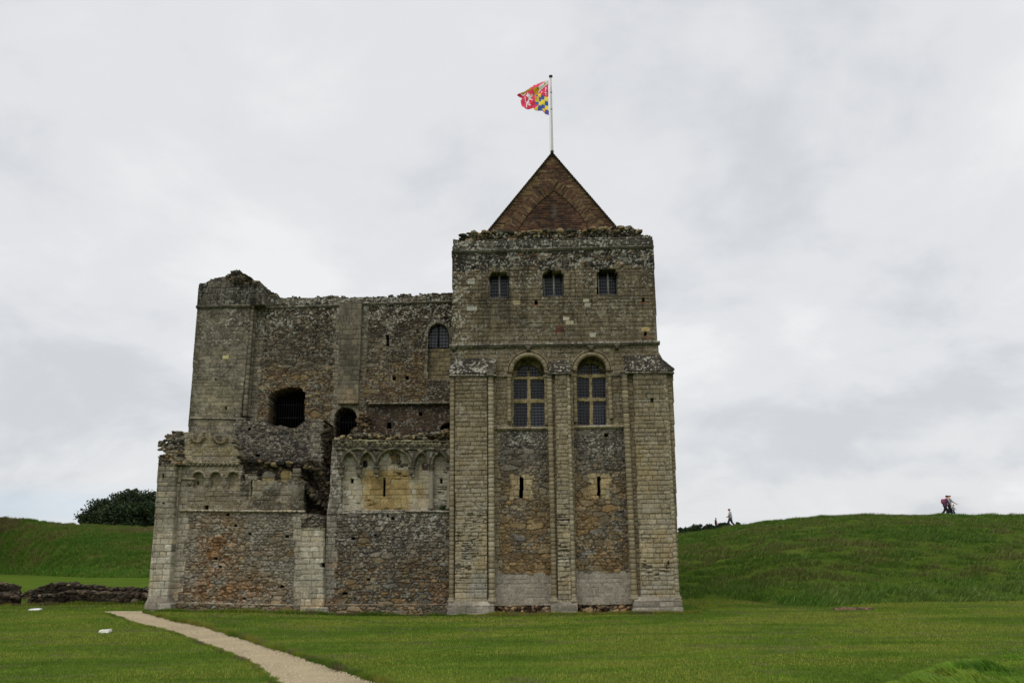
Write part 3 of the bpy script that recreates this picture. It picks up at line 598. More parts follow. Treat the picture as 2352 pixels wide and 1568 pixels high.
# ---- buttresses of the tower
def cap_style(seed, lich=.62):
    def f(px, py, u, v):
        h, c = ash(u, v, pal((58, 54, 46), (50, 47, 41), (72, 67, 57)), .15, .24, seed, joint=.02, er=1)[:2]
        c = lichen(u, v, c, lich*ss(fbm(u*2.5, v*2.5, 3, seed), .3, .6), seed, (168, 164, 150)); return h, c
    return f
def butt_style(seed, p=A_T):
    def f(px, py, u, v):
        h, c = ash(u, v, p, .155, .29, seed, joint=.018)[:2]; c2 = ash(u, v, A_LOW, .155, .29, seed, joint=.016)[1]
        t = ss(py+60*(fbm(u*1.3, v*1.3, 3, seed)-.5), 1000, 1300)[..., None]; c = c*(1-t)+c2*t*.97
        c = c*(.80+.2*ss(py, 860, 980))[..., None]
        wz = ss(fbm(u*1.1, v*1.1, 4, seed+8), .5, .72)*ss(py, 1120, 1240); c = tint(c, wz*.7, C(150, 146, 134), .7)
        yz = ss(fbm(u*.9, v*.9, 3, seed+18), .5, .7)*ss(py, 900, 1100); c = tint(c, yz*.35, C(142, 120, 78), .9)
        e = ss(fbm(u*5, v*22, 3, seed+5), .56, .66)*ss(py, 1130, 1200)*ss(py, 1370, 1300)*ss(fbm(u*1.5, v*1.5, 2, seed+6), .40, .55)
        c = dirt_shade(c, e, .3); h = h-.05*e
        c = lichen(u, v, c, .14, seed); c = dirt_shade(c, .35*streaks(px, py, seed)*ss(py, 1000, 870), .6)
        return h, c
    return f
def plinth_style(seed):
    def f(px, py, u, v):
        h, c = ash(u, v, A_GREY, .2, .45, seed, joint=.010, jdark=.7)[:2]; return h, c*.95
    return f
def tower_buttress(face, back, shafts, cap, plinth, seed, extra=None, holes=()):
    m = MB(); m.relief(back, 31.2, st_plain(A_T, .155, .3, seed+3, .9), depth=.35, rings=1, seed=seed)
    m.relief(face, 31.0, butt_style(seed), depth=.25, rings=1, holes=holes, seed=seed)
    b = K_(m, 'buttress')
    m = MB(); Zt, Zb = P(cap[0][0], cap[0][1], 31.2)[1], P(cap[-1][0], cap[-1][1], 31.0)[1]
    zs = [P(x, y, 31.2)[1] for x, y in cap]; zt, zb = max(zs), min(zs)
    m.relief(cap, 31.2, cap_style(seed), depth=.4, rings=1, yoff=lambda U, V: -.25+.5*(V-zb)/(zt-zb), seed=seed); K_(m, 'weathering', b)
    xs = [c[0] for c in cap]; yb = max(c[1] for c in cap)
    m = MB(); band(m, min(xs)-1.5, yb+1.0, max(xs)+1.5, yb+.6, 5, 31.0, .05, A_PAR, seed, .6, .5, .3, .8, depth=.3); K_(m, 'drip_course', b)
    for k, (x, yt, yb_, r, nook) in enumerate(shafts):
        m = MB(); Yc = 31.12 if not nook else 31.3
        X, zt_, zb_ = shaft(m, x, yt, yb_, Yc, r, A_LOW if k % 2 else A_T, seed*7+k); s_ = K_(m, 'shaft', b, smooth=True)
        m = MB(); capital(m, X, Yc, zt_-.01, r*2.5, .25); K_(m, 'capital', s_)
        m = MB(); m.tube([(X, Yc, zb_-.10), (X, Yc, zb_-.02), (X, Yc, zb_), (X, Yc, zb_+.04), (X, Yc, zb_+.07)], [r*1.7, r*1.7, r*1.25, r*1.3, r*1.02], 14, C(120, 112, 94)); K_(m, 'shaft_base', s_, smooth=True)
    m = MB(); zs = [P(x, y, 31)[1] for x, y in plinth]; z1, z0 = max(zs), min(zs)
    m.relief(plinth, 30.9, plinth_style(seed), depth=.4, rings=1, yoff=lambda U, V: .0+.10*ss(V, z1-.16, z1), seed=seed); K_(m, 'plinth', b)
    if extra: extra(b)
    return b
tower_buttress([(1046, 860), (1118, 860), (1119, 1385), (1045, 1385)], [(1034, 858), (1138, 858), (1132, 1400), (1031, 1400)],
    [(1038.5, 873, 1376, .09, 0), (1128, 873, 1376, .115, 0)], [(1033.6, 821), (1138, 818.5), (1139, 859.5), (1033, 861)],
    [(1031, 1380), (1133, 1380), (1135, 1391), (1135.3, 1418), (1026, 1418), (1028, 1392)], 61)
tower_buttress([(1275, 856), (1302.5, 856), (1312, 1385), (1283, 1385)], [(1262, 854), (1315.5, 854), (1324, 1400), (1270, 1400)],
    [(1267.5, 868, 1376, .10, 0), (1309.7, 867, 1376, .10, 0)], [(1262, 825.5), (1309, 824.5), (1311, 855.5), (1260.5, 856.5)],
    [(1268, 1380), (1325, 1380), (1326.5, 1388), (1326.8, 1409), (1266, 1409), (1266, 1388)], 62)
tower_buttress([(1454, 852), (1530.5, 851), (1551, 1380), (1474, 1380)], [(1438, 850), (1545.5, 848), (1561.5, 1400), (1460, 1400)],
    [(1445.5, 867, 1370, .115, 0), (1539, 865, 1369, .11, 0)], [(1436.5, 812.5), (1513, 811.5), (1528, 828), (1547, 848.5), (1546, 853), (1436.5, 854.5)],
    [(1459, 1370), (1562, 1369), (1567, 1380), (1570.3, 1411), (1455.5, 1413), (1456, 1385)], 63, holes=[rect(1494, 913.5, 1502, 924.5), rect(1533.5, 1287, 1538.5, 1297)])
m = MB(); band(m, 1026, 1417, 1571.5, 1411, 7, 30.95, .12, pal((138, 112, 78), (126, 100, 68), (112, 96, 72), (146, 126, 92)), 8, .1, .5, .4, .85, depth=.7); K_(m, 'footing')
# nook shafts of the big windows
for x, y0, y1, r in ((1169.5, 874, 968, .085), (1256, 874, 976, .085), (1320.3, 872, 970, .09), (1402, 872, 962, .085)):
    m = MB(); X, zt_, zb_ = shaft(m, x, y0, y1, 31.46, r, A_T, int(x)); s_ = K_(m, 'shaft', smooth=True)
    m = MB(); capital(m, X, 31.46, zt_-.01, r*2.4, .2, C(112, 104, 84)); K_(m, 'capital', s_)
def ring_arc(mb, cx, cy, r, Y, rad, a0=0, a1=math.pi, n=60, p=A_T, seed=1, ry=None, nb=18, dk=1.0, ny=1.0):
    ry = ry or r; rs = np.random.RandomState(seed); cb_ = [p[rs.randint(len(p))]*rs.uniform(.82, 1.15) for _ in range(nb+1)]
    t = np.linspace(a0, a1, n); pts = []; cc = []
    for a in t:
        X, Z = P(cx-r*math.cos(a), cy-ry*math.sin(a), Y); pts.append((X, Y, Z)); q = (a-a0)/(a1-a0)*nb; e = abs(q-round(q)); cc.append(cb_[min(int(q+.5), nb)]*dk*(.5 if e > .44 else 1))
    mb.tube(pts, rad, 8, cc); return mb
for (cx, cy, r, b) in WB:
    m = MB(); ring_arc(m, cx, cy, r+3.6, 31.45, .085, seed=int(cx), nb=15); o = K_(m, 'arch_moulding', smooth=True)
    m = MB(); ring_arc(m, cx, cy, r+11.5, 31.47, .038, seed=int(cx)+1, nb=18, dk=.85); K_(m, 'hood_moulding', o, smooth=True)
# ---- big windows: yellow stone frame, leaded glass
A_FR = pal((124, 112, 82), (160, 142, 100), (140, 118, 76))
def stone_window(outer, lights, Y, grid, bright, seed):
    hy = lights[4][0][1]; zh = P(1290, hy+.5, Y)[1]; back = lambda U, V: .26*(V > zh)
    def f(px, py, u, v):
        c = A_FR[0]*(.75+.5*fbm(u*6, v*3, 4, seed))[..., None]; c = dirt_shade(c, ss(fbm(u*9, v*9, 3, seed+2), .5, .7), .6); c = dirt_shade(c, (py < hy)*ss(fbm(u*5, v*5, 3, seed+4), .62, .45), .35); return .01*(fbm(u*8, v*8, 3, 3)-.5), c  # patchy dirt; the head also has its recess shade put into the colour
    m = MB().relief(outer, Y, f, holes=lights, depth=.16, res=.015, rings=1, yoff=back); wn = K_(m, 'window')
    for k, lt in enumerate(lights):
        xs = [a[0] for a in lt]; ys = [a[1] for a in lt]; m = MB(); Yg = Y+.1+(.26 if k > 3 else 0); q = PP(lt, Yg); n = len(q)
        gc = C(58, 61, 70) if k in bright else C(34, 35, 40)
        V = np.concatenate([np.stack([q[:, 0], np.full(n, Yg), q[:, 1]], -1), [[q[:, 0].mean(), Yg, q[:, 1].mean()]]])
        m.add(V, t=[(i, (i+1) % n, n) for i in range(n)], c=gc); K_(m, 'glass', wn, GLASS)
        x0, x1, y0, y1 = min(xs), max(xs), min(ys), max(ys); nx, ny = grid[k]; m = MB(); t_ = .009
        for i in range(1, nx):
            x = x0+(x1-x0)*i/nx; yt = y0
            if len(lt) > 4: yt = min([yy for yy in np.linspace(y0, y1, 30) if inp(np.array([x]), np.array([yy+.01]), lt)[0]] or [y1])
            a, b = P(x, yt, Yg-.02), P(x, y1, Yg-.02); m.box((a[0]-t_, Yg-.03, b[1]), (a[0]+t_, Yg-.01, a[1]), .02)
        for j in range(1, ny):
            y = y0+(y1-y0)*j/ny; xa, xb = x0, x1
            if len(lt) > 4:
                ok = [xx for xx in np.linspace(x0, x1, 40) if inp(np.array([xx]), np.array([y]), lt)[0]]
                if not ok: continue
                xa, xb = min(ok), max(ok)
            a, b = P(xa, y, Yg-.02), P(xb, y, Yg-.02); m.box((a[0], Yg-.032, a[1]-t_), (b[0], Yg-.012, a[1]+t_), .02)
        K_(m, 'leading', wn, LEAD)
    return wn
def halfarch(cx, cy, r, yb, side, gap):
    t = np.linspace(0, math.pi/2, 12); pts = [(cx+side*(r*math.cos(a)), cy-r*math.sin(a)) for a in t]
    pts = [(x, y) for x, y in pts if (x-cx)*side > gap]
    return [(cx+side*r, yb)]+pts+[(cx+side*gap, pts[-1][1]), (cx+side*gap, yb)]
stone_window(arch(1214.2, 855, 37.8, 981.5), [rect(1179.6, 871, 1211, 916.2), rect(1218.6, 871, 1250, 916.2), rect(1180.2, 925, 1211.2, 979.2), rect(1219, 925, 1250.6, 979.2),
    halfarch(1214.4, 862, 28.6, 863.2, -1, 2.4), halfarch(1214.4, 862, 28.6, 863.2, 1, 2.4)], 31.80, [(4, 7), (4, 7), (4, 8), (4, 8), (4, 4), (4, 4)], {3}, 5)
stone_window(arch(1358.8, 851.5, 35.4, 978.5), [rect(1325.4, 866.8, 1353.8, 913.4), rect(1360.2, 866.8, 1391.2, 913.4), rect(1325.6, 921, 1354.4, 977.2), rect(1362, 921, 1392.3, 977.2),
    halfarch(1356.4, 858.4, 27.6, 859.2, -1, 2.4), halfarch(1356.4, 858.4, 27.6, 859.2, 1, 2.4)], 31.80, [(4, 7), (5, 7), (4, 8), (5, 8), (4, 4), (4, 4)], {3}, 6)
# ---- three upper windows: white metal frames
WHITE = C(190, 190, 186)
for cx, yt, yb, w0, w1 in ((1146, 624.6, 684, 23.3, 18.5), (1270.7, 621.2, 680.5, 24.2, 18.8), (1395.3, 618.4, 677, 24.2, 18.8)):
    Y = 32.0; m = MB(); t_ = .018
    (xa, za), (xb, zb_) = P(cx-w0, yt, Y), P(cx+w0, yb, Y); xm = P(cx+1.2, yb-20, Y)[0]
    m.box((xm-.03, Y-.03, zb_), (xm+.03, Y+.02, za), C(150, 150, 148)); m.box((xa+.02, Y-.02, zb_), (xa+.045, Y+.02, za), C(170, 170, 165)); m.box((xb-.045, Y-.02, zb_), (xb-.02, Y+.02, za), C(120, 120, 118))
    m.box((xa+.05, Y-.02, zb_), (xb-.05, Y+.02, zb_+.03), C(90, 90, 88)); wn = K_(m, 'window', mat=PAINT)
    for s_ in (0, 1):
        x0, x1 = (xa+.03, xm-.02) if s_ == 0 else (xm+.02, xb-.03)
        m = MB().add([(x0, Y+.03, zb_), (x1, Y+.03, zb_), (x1, Y+.03, za), (x0, Y+.03, za)], q=[(0, 1, 2, 3)], c=C(36, 38, 44)); K_(m, 'glass', wn, GLASS)
        m = MB()
        for i in range(1, 4): x = x0+(x1-x0)*i/4; m.box((x-.008, Y+.01, zb_), (x+.008, Y+.025, za), .02)
        for j in range(1, 8): z = zb_+(za-zb_)*j/8; m.box((x0, Y+.008, z-.008), (x1, Y+.027, z+.008), .02)
        K_(m, 'leading', wn, LEAD)
# ---- brick gable and roof
GB = [(1119, 536), (1268, 353), (1418, 528), (1418, 548), (1119, 548)]
def st_gable(px, py, u, v):
    h, c = ash(u, v, BRK, .062, .24, 71, joint=.010, jdark=.55, er=.4)[:2]
    lf = px < 1270.7; dx = np.where(lf, px-1400, 1141.4-px); dy = py-640; rr = np.hypot(dx, dy); rr = rr+np.where(lf, 0, -3)
    a = (rr < 263+2*(fbm(px*.1, py*.1, 2, 1)-.5)) & (py < 548); b = (rr < 238) & (py < 548)
    h2, c2 = ash(u, v, BRK2, .075, .20, 72, joint=.014, jdark=.8)[:2]
    al = np.arctan2(dy, -dx)*250/3.0+np.where(lf, 0, 400); k = np.floor(al); e = al-k
    vc = pick(BRK, hsh(k, np.floor(rr/13), 8))*(.75+.5*hsh(k, 2, 9))[..., None]; vc = .92*vc*(1-.4*((e < .18) | (e > .88)))[..., None]
    c = np.where((a & ~b)[..., None], vc, c); c = np.where(b[..., None], c2*1.12, c); h = np.where(b, h2-.035, np.where(a, h*0, h))
    c = tint(c*(.62+.45*fbm(u*1.3, v*1.3, 4, 3))[..., None], np.full(px.shape, .42), C(82, 70, 56), .9)*.9; c = dirt_shade(c, .6*b*blob(px, py, 1270, 480, 40, 40), .5); c = dirt_shade(c, .7*blob(px, py, 1272, 440, 40, 20)*(a & ~b)*(hsh(k, 4, 1) > .4), .3)
    c = tint(c, .5*blob(px, py, 1273, 485, 7, 14), C(120, 116, 112)); return h, c
YG = 32.35
m = MB().relief(GB, YG, st_gable, depth=.35, rings=1, res=.018)
gable = K_(m, 'gable', label='red and yellow brick gable with a filled-in pointed arch')
(ax, az_), (lx, lz), (rx, rz_) = P(1268, 352, YG), P(1117, 537, YG), P(1420, 529, YG)
m = MB()
for (ex, ez) in ((lx-.25, lz-.3), (rx+.25, rz_-.3)):      # two slopes of tiles with stepped verge
    n = 44
    for i in range(n):
        f0, f1 = i/n, (i+1)/n; x0, z0, x1, z1 = ex+(ax-ex)*f0, ez+(az_-ez)*f0, ex+(ax-ex)*f1, ez+(az_-ez)*f1
        y0 = YG-.10+.015*hsh(i, 3, 1); c = C(62, 58, 52)*(.8+.4*float(hsh(i, 1, 2))); up = .055
        m.add([(x0, y0, z0+up), (x1, y0, z1+.015), (x1, 39.5, z1+.015), (x0, 39.5, z0+up), (x0, y0, z0-.015), (x1, y0, z1-.03), (x1, 39.5, z1-.03), (x0, 39.5, z0-.015)],
              q=[(0, 1, 2, 3), (7, 6, 5, 4), (4, 5, 1, 0), (5, 6, 2, 1), (6, 7, 3, 2), (7, 4, 0, 3)], c=c)
roof = K_(m, 'roof')
m = MB()
for i in range(16): m.tube([(ax, YG-.12+i*.45, az_+.02), (ax, YG-.12+i*.45+.43, az_+.0)], .07, 10, C(58, 52, 48))
K_(m, 'ridge_tile', roof)
m = MB().add([(lx, 39.2, lz-.4), (rx, 39.2, rz_-.4), (ax, 39.2, az_)], t=[(0, 1, 2)], c=C(90, 62, 48)); K_(m, 'rear_gable', roof)
# loose rubble on top of the tower walls
rs = np.random.RandomState(3); pos, sz = [], []
for i in range(420):
    px = rs.uniform(1060, 1470); Y = rs.uniform(31.55, 32.25); py = np.interp(px, [1055, 1085, 1115, 1180, 1250, 1320, 1385, 1425, 1450, 1475], [548, 540, 537, 538, 534, 535, 529, 526, 529, 540]); X, Z = P(px, py+rs.uniform(0, 5), 31.9); pos.append((X, Y, Z)); sz.append(rs.uniform(.05, .13))
m = MB().box((XL+.05, 32.0, ZT-.6), (XR-.05, 32.33, ZT-.05), C(80, 72, 60)).stones(pos, sz, R_TOP, 4); K_(m, 'wall_top_rubble')
# ---- main block behind: east wall, corner turret
WIN = [(615, 972), (616.4, 913.6), (622, 900), (634, 897), (650, 892), (666, 888.7), (690, 890), (697, 897.5), (702, 902), (700, 921), (700, 975), (690, 975), (678, 983), (625, 985)]
DOOR = arch(794, 962, 26.5, 1010, ry=27.5)
NIC = arch(1007, 773, 24.5, 870, ry=31)
SL = arch(890, 771.5, 3.6, 795.3)
KH = [WIN, DOOR, SL, rect(901, 864, 910, 873), rect(931, 863.5, 939.5, 871.5), rect(961, 945, 969, 954), rect(888, 970, 898, 983), [(1011, 982), (1018, 972), (1034, 968), (1034, 992), (1014, 992)]]
keep_poly = [(560, 640), (606, 656), (1046, 640), (1046, 1100), (560, 1100)]
keep_rag = [(540, 640), (584, 643), (607, 656.5), (612, 662), (627, 673), (640, 679), (654, 681), (707, 683), (740, 681), (770, 679), (820, 680.5), (860, 682), (890, 678), (905, 680), (927, 673.5), (945, 676), (970, 673.5), (998, 676), (1020, 673), (1060, 673), (1060, 1120), (540, 1120)]
def st_keep(px, py, u, v):
    A = list(rub(u, v, R_DRK, .27, .115, 81, rel=.055)[:2])
    B = rub(u, v, R_ORG, .30, .14, 82, rel=.05)[:2]
    z = zone(px, py, [(585, 850), (650, 842), (775, 850), (775, 960), (585, 960)], 10, 4, .03) | zone(px, py, [(835, 870), (880, 850), (960, 800), (985, 830), (980, 925), (835, 925)], 14, 5, .03)
    A = list(mix(z, B, A))
    Q = ash(u, v, A_TUR, .17, .26, 83)[:2]
    qx = 6*(hsh(np.floor(v/.34), 1, 3)-.3)
    q = (px < np.interp(py, [704, 950], [609, 590])+qx) | ((px > np.interp(py, [700, 930], [770, 764])-qx) & (px < np.interp(py, [700, 930], [849, 832])+qx) & (py < 935))
    q |= inp(px, py, [(977-4, 860), (978, 800), (984, 755), (1000, 738), (1015, 735), (1030, 742), (1040, 760), (1040, 872), (976, 872)]) & (hsh(np.floor(v/.3), 2, 9) > -1)
    q |= zone(px, py, rect(880, 762, 900, 800), 3, 8) & (hsh(np.floor(v/.3), 2, 7) > .3)
    A = list(mix(q, Q, A))
    pa = py < np.interp(px, [600, 780, 835, 1035], [699, 692, 691, 686]); A = list(mix(pa & (py > 682), ash(u, v, A_PAR, .30, .30, 84)[:2], A))
    lo = (py > 928) & (px > 842); Lw = rub(u, v, pal((76, 64, 52), (68, 60, 50), (82, 70, 56), (62, 55, 48), (80, 65, 50)), .34, .17, 85, rel=.03)[:2]
    A = list(mix(lo, (Lw[0]-.10, Lw[1]*.8), A))
    h, c = A
    # voussoirs over the doorway and the arched niche
    for cx, cy, r, ry, wd in ((794, 962, 26.5, 27.5, 9), (1007, 773, 24.5, 31, 7)):
        rr = np.hypot((px-cx)/r, (py-cy)/ry); an = np.arctan2(-(py-cy), px-cx); k = np.floor(an/.24); ring = (rr < 1+wd/r) & (py < cy+4); e = np.abs(an/.24-k-.5)*2
        c = np.where(ring[..., None], pick(A_TUR, hsh(k, 1, 4))*(.85+.3*hsh(k, 2, 5))[..., None]*(1-.4*ss(e, .85, .97))[..., None], c); h = np.where(ring, .02, h)
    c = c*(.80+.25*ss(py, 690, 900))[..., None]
    c = dirt_shade(c, .6*streaks(px, py, 8)*ss(py, 930, 780), .6)
    c = dirt_shade(c, .8*blob(px, py, 1035, 740, 18, 90), .5)  # darker strip beside the tower edge
    c = dirt_shade(c, .7*ss(fbm(px*.03, py*.03, 4, 40), .5, .65)*ss(px, 840, 900)*ss(py, 860, 720), .5)
    c = lichen(u, v, c, .30*ss(py, 800, 700)+.18, 6)
    c = dirt_shade(c, ss(np.abs(py-np.interp(px, [600, 1035], [706, 697])-3), 8, 0)*.35*ss(fbm(px*.06, py*.1, 3, 6), .4, .6), .5)
    return h, c
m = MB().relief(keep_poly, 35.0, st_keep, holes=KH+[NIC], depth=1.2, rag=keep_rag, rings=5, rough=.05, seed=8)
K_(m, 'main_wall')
# blocked lower half of the arched niche
m = MB().relief([(980, 801), (1034, 799), (1034, 873), (980, 873)], 35.25, lambda px, py, u, v: (lambda a: (a[0], a[1]*.85))(ash(u, v, pal((120, 108, 80), (110, 100, 76), (98, 90, 72)), .19, .28, 86)), depth=.2, rings=1)
K_(m, 'niche_blocking')
Y = 35.3; m = MB(); (xa, za), (xb, zb_) = P(982, 740, Y), P(1034, 799, Y); q = PP(arch(1007, 773, 24.5, 799.5, ry=31), Y); n = len(q)
fr = MB(); 
for i in range(n-1): a, b = q[i], q[i+1]; fr.tube([(a[0], Y-.02, a[1]), (b[0], Y-.02, b[1])], .045, 6)
a, b = q[0], q[-1]; fr.tube([(a[0], Y-.02, a[1]), (b[0], Y-.02, b[1])], .045, 6); xm = (a[0]+b[0])/2; fr.box((xm-.04, Y-.04, zb_), (xm+.04, Y+.02, za))
wn = K_(fr, 'window', mat=IRON)
V = np.concatenate([np.stack([q[:, 0], np.full(n, Y), q[:, 1]], -1), [[q[:, 0].mean(), Y, q[:, 1].mean()]]]); K_(MB().add(V, t=[(i, (i+1) % n, n) for i in range(n)], c=C(56, 58, 64)), 'glass', wn, GLASS)
m = MB()
for i in range(1, 6): x = a[0]+(b[0]-a[0])*i/6; m.box((x-.008, Y-.02, zb_), (x+.008, Y-.005, za-.25), .02)
for j in range(1, 7): z = zb_+(za-zb_)*j/8; m.box((a[0], Y-.022, z-.008), (b[0], Y-.003, z+.008), .02)
K_(m, 'leading', wn, LEAD)
# iron grilles
def grille(x0, x1, y0, y1, Y, n, rails, name='grille'):
    m = MB(); (xa, za), (xb, zb_) = P(x0, y0, Y), P(x1, y1, Y)
    for i in range(n): x = xa+(xb-xa)*(i+.5)/n; m.tube([(x, Y, zb_), (x, Y, za)], .016, 6)
    for r_ in rails: z = P(x0, r_, Y)[1]; m.box((xa, Y-.012, z-.02), (xb, Y+.012, z+.02))
    K_(m, name, mat=IRON)
grille(614, 703, 890, 985, 35.75, 17, (930, 960)); grille(767, 822, 936, 1009, 35.45, 9, (970,))
# dark rooms behind the openings
def room(name, x0, x1, y0, y1, z0, z1):
    m = MB(); t = .1
    m.box((x0, y1, z0), (x1, y1+t, z1), 0).box((x0-t, y0, z0), (x0, y1+t, z1), 0).box((x1, y0, z0), (x1+t, y1+t, z1), 0).box((x0-t, y0, z1), (x1+t, y1+t, z1+t), 0).box((x0-t, y0, z0-t), (x1+t, y1+t, z0), 0)
    K_(m, name, mat=DARK)
room('window_chamber', -11.8, -2.5, 36.18, 40, 3.0, 12.0)
# rest of the main block
m = MB(); c_ = C(82, 76, 64); m.box((-13.2, 44, 0), (-2.3, 45, 12.2), c_).box((-13.2, 38, 0), (-12.4, 44, 12.2), c_).box((-3.3, 40.4, 0), (-2.32, 44, 12.2), c_); K_(m, 'rear_walls')
# lower thicker part of the wall, seen over the broken stair
LK = [(540, 958), (600, 972), (608, 976.5), (620, 974), (648, 979), (663, 981), (680, 979), (692, 975), (702, 965), (722, 962), (738, 964), (745, 972), (744, 1000), (742, 1100), (540, 1100)]
def st_lk(px, py, u, v):
    h, c = rub(u, v, R_GRY, .25, .12, 91, rel=.05)[:2]; Q = ash(u, v, pal((112, 106, 90), (96, 90, 78), (84, 78, 66)), .18, .24, 92)[:2]
    z = zone(px, py, [(712, 960), (748, 955), (748, 1110), (708, 1110)], 7, 5, .05); h, c = mix(z, Q, (h, c))
    c = lichen(u, v, c, .30+.5*blob(px, py, 646, 1030, 4, 26), 7); c = dirt_shade(c, .7*ss(fbm(px*.05, py*.05, 3, 9), .5, .62)*ss(py, 1020, 1060), .4)
    c = c*.82; return h, c
m = MB().relief([(540, 940), (746, 940), (743, 1100), (540, 1100)], 33.2, st_lk, depth=1.78, rag=LK, rings=12, rough=.02, seed=14, holes=[rect(569, 981, 576, 989), rect(585, 1042, 597, 1049)]); K_(m, 'stair_wall')
# turret
TUR = [(456.2, 653.7), (456.5, 649), (484, 640), (516, 635), (530, 618), (560, 612), (590, 640), (606, 655), (606, 699), (574, 701), (573, 745), (552, 952), (548, 1060), (425, 1060), (432, 988)]
TR = [(400, 1070), (440, 700), (440, 652), (456, 652.5), (470, 649), (484.2, 641.5), (500, 638), (516.3, 635), (522, 629), (528.3, 624.3), (540, 621), (553.7, 619.5), (563, 624), (570, 631), (584.5, 643), (596, 650), (607.2, 657), (640, 660), (640, 1070)]
def st_tur(px, py, u, v):
    h, c = ash(u, v, A_TUR, .16, .30, 101, joint=.008, jdark=.86, er=.25)[:2]
    up = py < np.interp(px, [450, 606], [703, 699]); P2 = ash(u, v, A_PAR, .26, .20, 102)[:2]; h, c = mix(up, P2, (h, c))
    rb = rub(u, v, R_TOP, .24, .12, 103, rel=.09)[:2]; z = inp(px, py, [(505, 600), (519, 640), (540, 652), (585, 658), (600, 648), (620, 600)]); h, c = mix(z, rb, (h, c))
    c = c*(.70+.44*ss(py, 720, 960))[..., None]; c = dirt_shade(c, .8*ss(px-np.interp(py, [700, 980], [452, 432]), 26, 4), .6)
    c = dirt_shade(c, .8*ss(fbm(px*.035, py*.012, 4, 5), .42, .6), .55); c = dirt_shade(c, .6*ss(fbm(px*.12, py*.10, 4, 55), .52, .62), .6); c = dirt_shade(c, up*ss(fbm(px*.25, py*.03, 3, 6), .5, .65)*.8, .35)
    c = tint(c, .5*blob(px, py, 500, 930, 50, 60), C(138, 130, 100), .8)
    c = lichen(u, v, c, .38*blob(px, py, 530, 745, 22, 35)+.3*blob(px, py, 530, 1000, 50, 25)+.15, 9)
    m_ = (np.abs(px-518.5) < 7) & (np.abs(py-820) < 3.6); c = np.where(m_[..., None], C(158, 152, 108), c); return h, c
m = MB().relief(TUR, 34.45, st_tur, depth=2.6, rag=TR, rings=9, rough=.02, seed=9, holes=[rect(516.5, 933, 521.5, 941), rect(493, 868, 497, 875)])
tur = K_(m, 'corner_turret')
for k, (xt, xb, r, Y_) in enumerate(((580.5, 560, .10, 34.62), (587.5, 568.5, .07, 34.9))):
    m = MB(); X, zt_, zb_ = shaft(m, (xt+xb)/2, 709, 956, Y_, r, A_TUR, 200+k, .2); X = P(xt, 709, Y_)[0]; s_ = K_(m, 'shaft', tur, smooth=True)
    if k == 0: m = MB(); capital(m, (P(xt, 709, Y_)[0]+P(xb, 956, Y_)[0])/2, Y_, zt_-.01, .28, .22); K_(m, 'capital', s_)
m = MB(); band(m, 449.5, 704, 576, 701.5, 5.5, 34.45, .10, A_PAR, 21, .2, .15, .4, .8); K_(m, 'string_course', tur)
m = MB(); band(m, 588, 708, 778, 701, 5, 35.0, .09, A_PAR, 22, .5, .25, .4, .9); band(m, 834, 698, 1038, 692, 5, 35.0, .09, A_PAR, 23, .6, .25, .4, .95); K_(m, 'string_course')
m = MB(); band(m, 436, 959.5, 560, 961.5, 3.4, 34.42, .05, A_GREY, 24, .2, .3, .4); K_(m, 'ledge', tur)
m = MB(); band(m, 845, 927, 1034, 925, 5, 34.95, .11, A_TUR, 25, .5, .5, .35, .95); K_(m, 'roof_crease')
PILP = [(782, 694), (831, 692), (831, 700), (822.5, 926), (774, 926), (781, 702)]
def st_pil(px, py, u, v):
    h, c = ash(u, v, A_TUR, .22, .24, 111, joint=.010, jdark=.65, er=.25)[:2]; c = c*(.68+.3*ss(py, 820, 930))[..., None]
    c = dirt_shade(c, .7*blob(px, py, 803, 845, 18, 40), .55); c = tint(c, .5*blob(px, py, 800, 915, 26, 22), C(138, 118, 86)); return h, c
m = MB().relief(PILP, 34.75, st_pil, depth=.3, rings=1, seed=5); K_(m, 'pilaster')
# rough stub of vault right of the doorway, and the broken wall return
def st_rub(p, seed, sw=.24, sh=.12, rel=.11, dk=1.0, moss=.3):
    def f(px, py, u, v):
        h, c = rub(u, v, p, sw, sh, seed, rel=rel, mort=.6)[:2]; h = h+.16*(fbm(u*2.2, v*2.2, 3, seed+2)-.5)
        c = dirt_shade(c, ss(fbm(u*2.6, v*2.6, 4, seed+3), .48, .6), 1-moss*1.6 if moss < .6 else .1); return h, c*dk
    return f
m = MB().relief([(775, 930), (862, 930), (862, 1016), (766, 1016)], 34.1, st_rub(R_TOP, 121, moss=.3, dk=.85), depth=.88, rag=[(820, 955), (828, 948), (843, 952), (848, 985), (862, 1001), (862, 1020), (766, 1020), (779, 1009), (801, 1001), (811, 978), (820, 957)], rings=4, rough=.08, seed=17); K_(m, 'vault_stub')
